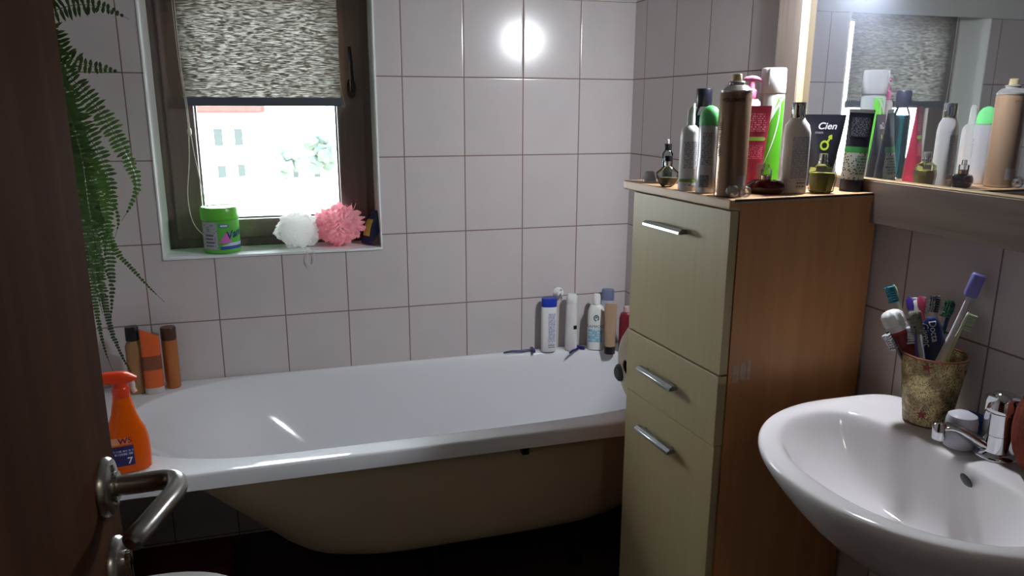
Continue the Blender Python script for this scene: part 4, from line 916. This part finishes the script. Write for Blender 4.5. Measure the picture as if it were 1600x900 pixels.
# orange trigger spray
org = mat('orange_translucent', (255,104,12), .18, trans=.35, ior=1.33, sss=.2)
o = bottle('spray_bottle', 'orange cleaner spray bottle with red trigger on the tub corner', 'spray bottle', (-1.372,-.612), TZ, 0)
B = Body([(0,.043,.026,2.6),(.004,.0475,.030,2.6),(.035,.0495,.0315,2.6),(.075,.0480,.0305,2.6),(.100,.0430,.0280,2.5),(.118,.0350,.0250,2.4),(.145,.0260,.0205,2.2),(.175,.0205,.0180,2.1),(.188,.0185,.0170,2)]); bb = B.build('bottle_body', org, o)
B.patch('logo_band', mat('cream_red_logo', (220,150,110), .4), o, -.034,.008,.076,.092, nu=14); B.text('W5', .0185, -.004, .084, mat('logo_red', (150,24,30), .4), o, wrap=False, bold=.0006, off=.0012)
B.patch('label', mat('navy_label', (38,34,92), .4), o, -.034,.012,.022,.072, nu=14); B.patch('label_stripe', print_mat('fp_w5', (60,58,110), (190,186,206), lines=120, fill=.5), o, -.030,.011,.048,.062, off=.0010)
B.text('7', .022, .002, .034, white, o, wrap=False, bold=.0004, off=.0012)
red = mat('red_orange_trigger', (214,60,22), .3, sss=.1)
bm = bmesh.new(); bm_lathe(bm, [(.0185,.184),(.0192,.186),(.0188,.204),(.0165,.208)], 30); obj('screw_collar', bm, red, o)
bm = bmesh.new()
bm_loft(bm, [[Vector((x, sup(2*PI*k/20,.0155*w,h,3)[0], z+sup(2*PI*k/20,.0155*w,h,3)[1])) for k in range(20)] for x, z, w, h in ((-.036,.232,.85,.012),(-.030,.233,1,.014),(0,.230,1,.0155),(.018,.229,.95,.013),(.032,.226,.6,.006),(.037,.225,.45,.003))])
bm_tube(bm, [(0,0,.203),(0,0,.222)], [.0165,.0150], 20)
obj('spray_head', bm, red, o)
bm = bmesh.new(); bm_tube(bm, smooth_path([(.020,0,.222),(.026,0,.212),(.026,0,.200),(.030,0,.190)]), .0045, 10, flat=1.3)
obj('trigger', bm, mat('white_trigger', (232,206,196), .3), o)

# ================================================================== WINDOW SILL
WS = WZ0+.0015
o = bottle('stain_remover_tub', 'round green tub lettered Vanish on the window sill', 'tub', (-1.178,.062), WS, 0)
B = Body([(0,.050,.050,2),(.002,.0545,.0545,2),(.006,.0560,.0560,2),(.011,.0555,.0555,2),(.012,.0545,.0545,2),(.104,.0545,.0545,2)]); gg = mat('vivid_green', (92,176,70), .3, sss=.05); B.build('tub_body', gg, o)
bm = bmesh.new(); bm_lathe(bm, [(.0545,.104),(.0572,.105),(.0578,.108),(.0570,.140),(.0550,.1435),(.0520,.1440),(.0500,.1415)], 48); obj('tub_lid', bm, mat('lid_green', (98,190,62), .3, sss=.1), o)
B.patch('grey_panel', print_mat('fp_van', (168,172,180), (112,118,130), lines=170, fill=.45), o, -.0535,-.012,.014,.100, nu=18)
B.patch('chart_block', print_mat('fp_chart', (188,180,192), (92,98,112), lines=90, chars=120, fill=.55), o, -.045,-.022,.024,.062, off=.0009, nu=12)
B.patch('blue_band', mat('deep_blue_band', (50,84,150), .35), o, -.006,.054,.014,.024, nu=18, off=.0007); B.patch('white_band', mat('ice_band', (196,206,226), .35), o, -.004,.054,.0245,.034, nu=18, off=.0007, shape=lambda t, a, b: (a+.03*t, b))
B.patch('pink_flash', mat('pink_flash', (204,110,184), .35), o, -.010,.046,.034,.066, nu=14, off=.0008, shape=lambda t, a, b: (a+.022*t, a+.022*t+.001+(b-a-.02)*(1-t)+.012*t))
B.patch('logo_badge', mat('teal_badge', (70,130,150), .35), o, -.006,.022,.082,.093, nu=12, off=.0008); B.patch('badge_highlight', white, o, -.002,.018,.086,.090, nu=8, off=.0011)
B.text('Vanish', .034, .0460, .064, mat('logo_navy', (34,62,104), .35), o, rot=.22, shear=.3, bold=.0008, off=.0012)

def puff(name, label, loc, R_, col, folds, seed, squash=(1,1,1), flat=None, trans_=.22, cord=None, tuft=False, amp=.22):
    o = thing(name, label, 'bath puff', loc, 0, None)
    bm = bmesh.new(); bmesh.ops.create_icosphere(bm, subdivisions=6, radius=1)
    for v in bm.verts:
        p = v.co.normalized(); q = p*folds+Vector((seed,seed*.7,0))
        f = abs(noise.noise(q))*2.2+.6*abs(noise.noise(q*2.3))+.3*noise.noise(p*1.7+Vector((seed,0,0)))
        k = .80+amp*f
        if flat:  # smooth towelling disc on one side
            d = p.dot(Vector(flat).normalized())
            if d > .45: k = .86+.02*noise.noise(p*20)-.10*(d-.45)
        v.co = Vector((p.x*squash[0], p.y*squash[1], p.z*squash[2]))*R_*k
    zmin = min(v.co.z for v in bm.verts)
    for v in bm.verts: v.co.z = max(v.co.z-zmin-.006, 0.0)
    m = bpy.data.materials.new(name+'_mesh'); m.use_nodes = True; nt = m.node_tree; b = nt.nodes['Principled BSDF']
    nz = nt.nodes.new('ShaderNodeTexNoise'); nz.inputs['Scale'].default_value = 60; mx = nt.nodes.new('ShaderNodeMix'); mx.data_type = 'RGBA'
    c = lin(col); mx.inputs['A'].default_value = (c[0]*.9, c[1]*.85, c[2]*.85, 1); mx.inputs['B'].default_value = c
    nt.links.new(nz.outputs[0], mx.inputs['Factor']); nt.links.new(mx.outputs['Result'], b.inputs['Base Color']); b.inputs['Roughness'].default_value = .7
    tl = nt.nodes.new('ShaderNodeBsdfTranslucent'); nt.links.new(mx.outputs['Result'], tl.inputs[0]); tp = nt.nodes.new('ShaderNodeBsdfTransparent'); tp.inputs[0].default_value = c
    m1 = nt.nodes.new('ShaderNodeMixShader'); m1.inputs[0].default_value = .38; m2 = nt.nodes.new('ShaderNodeMixShader'); m2.inputs[0].default_value = trans_
    nt.links.new(b.outputs[0], m1.inputs[1]); nt.links.new(tl.outputs[0], m1.inputs[2]); nt.links.new(m1.outputs[0], m2.inputs[1]); nt.links.new(tp.outputs[0], m2.inputs[2]); nt.links.new(m2.outputs[0], nt.nodes['Material Output'].inputs[0])
    obj('mesh_ruffles', bm, m, o, angle=80)
    if tuft:
        bm = bmesh.new(); rnd = random.Random(seed)
        for t_ in range(26):
            a = rnd.uniform(-.6,.9); base = Vector((.02+rnd.uniform(-.02,.02), rnd.uniform(-.01,.02), .105)); tip = base+Vector((.018*math.sin(a)+rnd.uniform(-.006,.01), rnd.uniform(-.01,.01), rnd.uniform(.012,.036)))
            bm_tube(bm, [base, base.lerp(tip,.5)+Vector((rnd.uniform(-.003,.003),0,0)), tip], [.0035,.0026,.0006], 6, flat=.3)
        obj('frayed_tuft', bm, m, o)
    if cord:
        bm = bmesh.new(); bm_tube(bm, smooth_path(cord, 8), .0011, 6); obj('hanging_loop', bm, mat('cord'+name, (206,212,212), .6), o)
    return o
puff('bath_puff', 'white bath puff with a smooth round face on the window sill', (-.945,.062,WS), .074, (250,252,250), 3.0, 3.1, (1,.85,.84), flat=(-.15,-1,.15), amp=.17, cord=[(.018,-.045,.006),(.022,-.060,.003),(.024,-.0700,-.006),(.022,-.0715,-.03),(.030,-.0715,-.047),(.042,-.0715,-.042),(.046,-.0715,-.02),(.042,-.0700,-.004),(.040,-.058,.003),(.036,-.045,.006)])
puff('bath_puff', 'ruffled pink bath puff on the window sill', (-.812,.060,WS), .078, (255,208,216), 4.6, 9.3, (1,.8,.83), tuft=True)
# soap/refill pouch leaning in the corner
o = thing('refill_pouch', 'dark blue pouch with a yellow patch leaning in the window corner', 'pouch', (-.722,.055,WS), 0)
def pouch(name, m, s0, s1, wf, tf, n=24):
    bm = bmesh.new(); rings = []
    for j in range(13):
        s = s0+(s1-s0)*j/12; w = wf*(.72+.28*math.sin(PI*min(1,s*1.1+.05))); th_ = tf*max(.06, math.sin(PI*min(.98,max(.02,s))))
        c = Vector((-.006+.046*s, 0, .003+.108*s)); ax = Vector((.40,0,.92)); nx = Vector((-.92,0,.40))
        rings.append([c + Vector((0,1,0))*sup(2*PI*k/n,w,1,2.2)[0] + nx*sup(2*PI*k/n,1,th_,2.2)[1]*1.0 for k in range(n)])
    bm_loft(bm, rings)
    for v in bm.verts: v.co.z = max(0, v.co.z)
    return obj(name, bm, m, o)
pouch('pouch_body', mat('dark_blue_foil', (48,58,92), .25, .3, vary=.4, scale=40, bump=.5, bscale=60), 0, 1, 0.038, .018)
pouch('yellow_patch', mat('yellow_foil', (190,196,84), .25, .2, vary=.4, scale=60), .22, .70, .031, .0192)
o.rotation_euler = (0,0,math.radians(30))

# ================================================================== FERN
pot = thing('hanging_fern', 'hanging fern trailing long fronds down the wall behind the door', 'fern', (-1.545,-.42,.70))
PL = Vector((-1.545,-.42,.70))
bm = bmesh.new(); bm_lathe(bm, [(.046,0),(.050,.003),(.064,.10),(.068,.103),(.068,.115),(.064,.116),(.060,.095),(.01,.09)], 40); obj('pot', bm, mat('brown_pot', (92,64,52), .5), pot)
bm = bmesh.new(); bm_lathe(bm, [(.060,.095),(.04,.104),(.01,.106)], 24); obj('soil', bm, mat('potting_soil', (46,34,26), .95, vary=.4, scale=80, bump=.8), pot)
bm = bmesh.new(); hook = Vector((0,0,1.309-.70))
for k in range(3):
    a = 2*PI*k/3+.4; bm_tube(bm, [(.067*math.cos(a),.067*math.sin(a),.11),(0,0,.42)], .0012, 6)
bm_tube(bm, [(0,0,.42), hook], .0014, 6); obj('hanger_cord', bm, mat('hanger', (120,110,96), .7), pot)
FR = [
[(-1.472,-.36,.873),(-1.43,-.36,.887),(-1.389,-.36,.89),(-1.347,-.36,.881),(-1.306,-.36,.86)],
[(-1.46,-.40,.807),(-1.438,-.40,.77),(-1.41,-.40,.752),(-1.37,-.40,.745),(-1.327,-.40,.734)],
[(-1.473,-.34,.777),(-1.459,-.34,.733),(-1.431,-.34,.693),(-1.395,-.34,.635),(-1.366,-.34,.573),(-1.343,-.34,.512),(-1.335,-.34,.46),(-1.354,-.34,.412),(-1.38,-.34,.371)],
[(-1.463,-.42,.723),(-1.438,-.42,.651),(-1.412,-.42,.584),(-1.389,-.42,.523),(-1.382,-.42,.454),(-1.393,-.42,.383),(-1.413,-.42,.297)],
[(-1.459,-.46,.722),(-1.436,-.46,.622),(-1.425,-.46,.534),(-1.424,-.46,.429),(-1.42,-.46,.32),(-1.42,-.46,.225),(-1.419,-.46,.144)],
[(-1.484,-.30,.681),(-1.461,-.30,.572),(-1.44,-.30,.467),(-1.428,-.30,.376),(-1.425,-.30,.275),(-1.432,-.30,.171),(-1.446,-.30,.087)],
[(-1.46,-.38,.606),(-1.431,-.38,.498),(-1.416,-.38,.403),(-1.395,-.38,.308),(-1.363,-.38,.256),(-1.328,-.38,.204),(-1.294,-.38,.16)],
[(-1.49,-.30,.509),(-1.462,-.30,.377),(-1.455,-.30,.242),(-1.448,-.30,.102),(-1.433,-.30,.02),(-1.412,-.30,-.043),(-1.393,-.30,-.097)],
[(-1.463,-.44,.518),(-1.446,-.44,.396),(-1.444,-.44,.27),(-1.44,-.44,.156),(-1.435,-.44,.072),(-1.422,-.44,.003)],
[(-1.499,-.26,.634),(-1.479,-.26,.554),(-1.448,-.26,.505),(-1.418,-.26,.438),(-1.403,-.26,.369),(-1.416,-.26,.319)],
[(-1.457,-.50,.609),(-1.448,-.50,.464),(-1.431,-.50,.328),(-1.421,-.50,.234),(-1.415,-.50,.17)],
[(-1.50,-.34,.60),(-1.47,-.33,.48),(-1.45,-.33,.38),(-1.44,-.33,.27),(-1.42,-.33,.20)],
[(-1.49,-.40,.62),(-1.452,-.39,.50),(-1.430,-.39,.42),(-1.415,-.39,.34),(-1.420,-.39,.26)],
[(-1.56,-.34,.70),(-1.585,-.33,.55),(-1.59,-.33,.40)], [(-1.55,-.50,.72),(-1.57,-.54,.56),(-1.575,-.55,.42),(-1.57,-.55,.30)],
[(-1.47,-.53,.72),(-1.455,-.56,.60),(-1.45,-.57,.48),(-1.45,-.57,.36)],
]
gA = bpy.data.materials.new('fern_green'); gA.use_nodes = True
nt = gA.node_tree; b = nt.nodes['Principled BSDF']; nz = nt.nodes.new('ShaderNodeTexNoise'); nz.inputs['Scale'].default_value = 14
mx = nt.nodes.new('ShaderNodeMix'); mx.data_type = 'RGBA'; mx.inputs['A'].default_value = lin((24,40,22)); mx.inputs['B'].default_value = lin((54,78,42))
nt.links.new(nz.outputs[0], mx.inputs['Factor']); nt.links.new(mx.outputs['Result'], b.inputs['Base Color']); b.inputs['Roughness'].default_value = .3
tl = nt.nodes.new('ShaderNodeBsdfTranslucent'); tl.inputs[0].default_value = lin((56,84,34)); ms = nt.nodes.new('ShaderNodeMixShader'); ms.inputs[0].default_value = .3
nt.links.new(b.outputs[0], ms.inputs[1]); nt.links.new(tl.outputs[0], ms.inputs[2]); nt.links.new(ms.outputs[0], nt.nodes['Material Output'].inputs[0])
rnd = random.Random(4)
for fi, pts in enumerate(FR):
    pts = [Vector(p)-PL for p in pts]
    p0 = pts[0]; d = Vector((p0.x*.45, p0.y*.45, .16 if p0.z < .1 else .13))
    path = smooth_path([Vector((0,0,.10)), d, p0.lerp(d, .3)+Vector((0,0,.02))]+pts if p0.z < .12 else [Vector((0,0,.10)), p0*.5+Vector((0,0,.07))]+pts, 8)
    bm = bmesh.new(); m_ = len(path)
    bm_tube(bm, path, [.0014-.0009*i/m_ for i in range(m_)], 5)
    # leaflets
    acc = 0; L_ = sum((path[i+1]-path[i]).length for i in range(m_-1)); s = 0; nxt = .05
    narrow = fi in (6, 7, 8)
    for i in range(m_-1):
        a, b_ = path[i], path[i+1]; sl = (b_-a).length
        while nxt < s+sl:
            p = a.lerp(b_, (nxt-s)/sl); t = (b_-a).normalized(); u = nxt/L_
            side = t.cross(Vector((0.15,1,.1))).normalized()
            wd = (.032 if not narrow else .021)*(math.sin(PI*min(1, u*.9+.12))**.6)*(1-.55*max(0,u-.6)/.4)
            if u > .97: wd *= .4
            for sg in (-1, 1):
                dv = (side*sg-t*.05+Vector((rnd.uniform(-.2,.2), rnd.uniform(-.6,.3), rnd.uniform(-.1,.1)))).normalized()
                nrm = dv.cross(t).normalized(); wv = dv.cross(nrm).normalized()
                ln = wd*rnd.uniform(.85,1.1); hw = .0042 if not narrow else .0036
                droop = t*ln*.10+nrm*ln*rnd.uniform(-.18,.18)
                q0 = p; q1 = p+dv*ln*.35+droop*.1; q2 = p+dv*ln*.75+droop*.5; q3 = p+dv*ln+droop
                c = [q0+wv*hw*.5, q1+wv*hw, q2+wv*hw*.7, q3, q2-wv*hw*.7, q1-wv*hw, q0-wv*hw*.5]
                vs = [bm.verts.new(x) for x in c]; mid = [bm.verts.new(x+nrm*.0008) for x in (q0,q1,q2)]
                bm.faces.new((vs[0],vs[1],mid[1],mid[0])); bm.faces.new((vs[1],vs[2],mid[2],mid[1])); bm.faces.new((vs[2],vs[3],mid[2]))
                bm.faces.new((vs[3],vs[4],mid[2])); bm.faces.new((vs[4],vs[5],mid[1],mid[2])); bm.faces.new((vs[5],vs[6],mid[0],mid[1]))
            nxt += .0105 if not narrow else .008
        s += sl
    obj('frond', bm, gA, pot, angle=60)

# ================================================================== TOILET (only its lid edge reaches the frame)
to = thing('toilet', 'white toilet with closed lid standing between the door and the bathtub', 'toilet', (-1.31,-.992,FLOOR)); to.scale = (1,1,1.02)
def el(a, b_, z, cx=0): return [Vector((cx+sup(2*PI*k/40,a,b_,2.3)[0], sup(2*PI*k/40,a,b_,2.3)[1], z)) for k in range(40)]
bm = bmesh.new(); bm_loft(bm, [el(.13,.10,0,-.05), el(.13,.10,.12,-.05), el(.17,.13,.25,-.02), el(.205,.165,.34), el(.212,.172,.375)]); obj('toilet_bowl', bm, ceram, to)
bm = bmesh.new(); bm_loft(bm, [el(.212,.176,.376), el(.215,.180,.380), el(.215,.180,.392), el(.205,.170,.399), el(.10,.08,.402)]); obj('toilet_lid', bm, white, to)
bm = bmesh.new(); bm_box(bm, (-.30,-.18,.36), (-.17,.18,.70)); obj('toilet_tank', bm, ceram, to, bevel=.02, seg=4)

# ================================================================== OUTSIDE
GZ = -6.6
bm = bmesh.new(); bm_box(bm, (-60, 8, GZ-.2), (60, 130, GZ))
gm2 = mat('pale_yard', (226,206,194), .9, vary=.15, scale=.15)
o = obj('ground', bm, gm2, smooth=False); o['kind'] = 'structure'
def house(label, x0, x1, y0, y1, top, wins, wall, roofc, rz=0):
    h = thing('house', label, 'building', ((x0+x1)/2, y0, GZ))
    cx = (x0+x1)/2
    bm = bmesh.new(); bm_box(bm, (x0-cx, 0, 0), (x1-cx, y1-y0, top-GZ)); obj('walls', bm, mat('render'+label[:8], wall, .9), h, smooth=False)
    bm = bmesh.new(); w_ = (x1-x0)/2+.5
    bm_loft(bm, [[Vector((x, -.6, top-GZ)), Vector((x, -.6, top-GZ+.12)), Vector((x, (y1-y0)/2, top-GZ+2.2)), Vector((x, y1-y0+.6, top-GZ+.12)), Vector((x, y1-y0+.6, top-GZ))] for x in (-w_, w_)])
    obj('roof', bm, mat('rooftiles'+label[:8], roofc, .8, vary=.2, scale=2), h, smooth=False)
    for (a, b_, c, d_) in wins:
        bm = bmesh.new(); bm_box(bm, (a-cx, -.06, c-GZ), (b_-cx, .05, d_-GZ)); f = obj('window', bm, mat('house_window_dark', (50,56,56), .5), h, smooth=False)
        bm = bmesh.new()
        for xx in (a, b_-.04): bm_box(bm, (xx-cx, -.09, c-GZ), (xx+.04-cx, -.05, d_-GZ))
        for zz in (c, d_-.04): bm_box(bm, (a-cx, -.09, zz-GZ), (b_-cx, -.05, zz+.04-GZ))
        obj('window_frame', bm, white, f, smooth=False)
    return h
house('white two-storey house with a pinkish roof seen through the window', -8.5, -2.6, 40, 48, .30,
      [(-4.55,-4.05,-1.40,-.45),(-3.55,-3.07,-1.40,-.45),(-4.50,-4.02,-3.05,-2.35),(-3.50,-3.06,-3.00,-2.30),(-7.3,-6.8,-1.4,-.45)], (240,236,228), (84,46,44))
house('low pale outbuilding with a faded red roof behind the trees', -1.4, 3.4, 60, 66, -3.2, [(-.6,-.1,-4.9,-4.1),(1.0,1.6,-4.9,-4.1)], (236,230,222), (120,104,100))
leafm = mat('hazy_leaves', (72,84,78), .9, vary=.25, scale=1.5)
for i, (x, y, z, r) in enumerate(((-.9,50,-2.6,.8),(1.2,52,-2.0,.9),(3.1,50,-1.2,1.0),(5.6,52,-1.0,1.2))):
    t_ = thing('tree', ['small round pale green tree nearest the white house', 'pale green tree second from the white house', 'tall pale green tree near the window frame edge', 'widest green tree half hidden by the window frame'][i], 'tree', (x, y, GZ), 0, 'trees beyond the yard')
    bm = bmesh.new(); bm_tube(bm, [(0,0,0),(.1,0,(z-GZ)*.5),(0,0,z-GZ)], [.12,.09,.05], 8); obj('trunk', bm, mat('bark', (196,196,190), .9), t_)
    bm = bmesh.new(); rr_ = random.Random(i)
    for k in range(15):
        c = Vector((rr_.uniform(-.7,.7)*r, rr_.uniform(-.5,.5)*r, z-GZ+rr_.uniform(-1.8,.6)*r)); s0 = len(bm.verts)
        bmesh.ops.create_icosphere(bm, subdivisions=3, radius=r*rr_.uniform(.4,.6), matrix=Matrix.Translation(c))
    for v in bm.verts: v.co += Vector((noise.noise(v.co*3), noise.noise(v.co*3+Vector((9,0,0))), noise.noise(v.co*3+Vector((0,9,0)))))*.22*r
    obj('crown', bm, leafm, t_)

for n_ in ('house_window_dark','hazy_leaves','bark'):
    _M[n_].node_tree.nodes['Principled BSDF'].inputs['Specular IOR Level'].default_value = 0
for k_ in list(_M):
    if k_.startswith('rooftiles'): _M[k_].node_tree.nodes['Principled BSDF'].inputs['Specular IOR Level'].default_value = 0

# ================================================================== WORLD, CAMERA, VIEW
w = bpy.data.worlds.new('overcast'); sc.world = w; w.use_nodes = True
nt = w.node_tree; bg = nt.nodes['Background']
tc = nt.nodes.new('ShaderNodeTexCoord'); sp = nt.nodes.new('ShaderNodeSeparateXYZ'); nt.links.new(tc.outputs['Generated'], sp.inputs[0])
cr = nt.nodes.new('ShaderNodeValToRGB'); cr.color_ramp.elements[0].position = .0; cr.color_ramp.elements[0].color = (.80,.86,.88,1)
cr.color_ramp.elements[1].position = .6; cr.color_ramp.elements[1].color = (.86,.95,1,1)
nt.links.new(sp.outputs['Z'], cr.inputs[0]); nt.links.new(cr.outputs[0], bg.inputs[0]); bg.inputs[1].default_value = 30.0

cam = bpy.data.cameras.new('camera'); co = bpy.data.objects.new('camera', cam); COL.objects.link(co)
yaw, pit, rol = 0.2879, 0.2367, 0.0028
f = Vector((math.sin(yaw)*math.cos(pit), math.cos(yaw)*math.cos(pit), -math.sin(pit)))
r = Vector((math.cos(yaw), -math.sin(yaw), 0)); u = r.cross(f)
r2 = r*math.cos(rol)+u*math.sin(rol); u2 = -r*math.sin(rol)+u*math.cos(rol)
M = Matrix((r2, u2, -f)).transposed().to_4x4(); M.translation = CAM; co.matrix_world = M
cam.sensor_width = 36; cam.lens = 1175.275/1600*36; cam.clip_start = .02; cam.clip_end = 300
sc.camera = co
sc.view_settings.view_transform = 'Standard'; sc.view_settings.look = 'None'; sc.view_settings.gamma = 1; sc.view_settings.exposure = 0
sc.view_settings.use_curve_mapping = False
sc.cycles.use_denoising = True
sc.cycles.max_bounces = 10; sc.cycles.transmission_bounces = 8; sc.cycles.glossy_bounces = 5; sc.cycles.diffuse_bounces = 5
sc.cycles.caustics_reflective = False; sc.cycles.caustics_refractive = False
sc.cycles.sample_clamp_indirect = 4.0
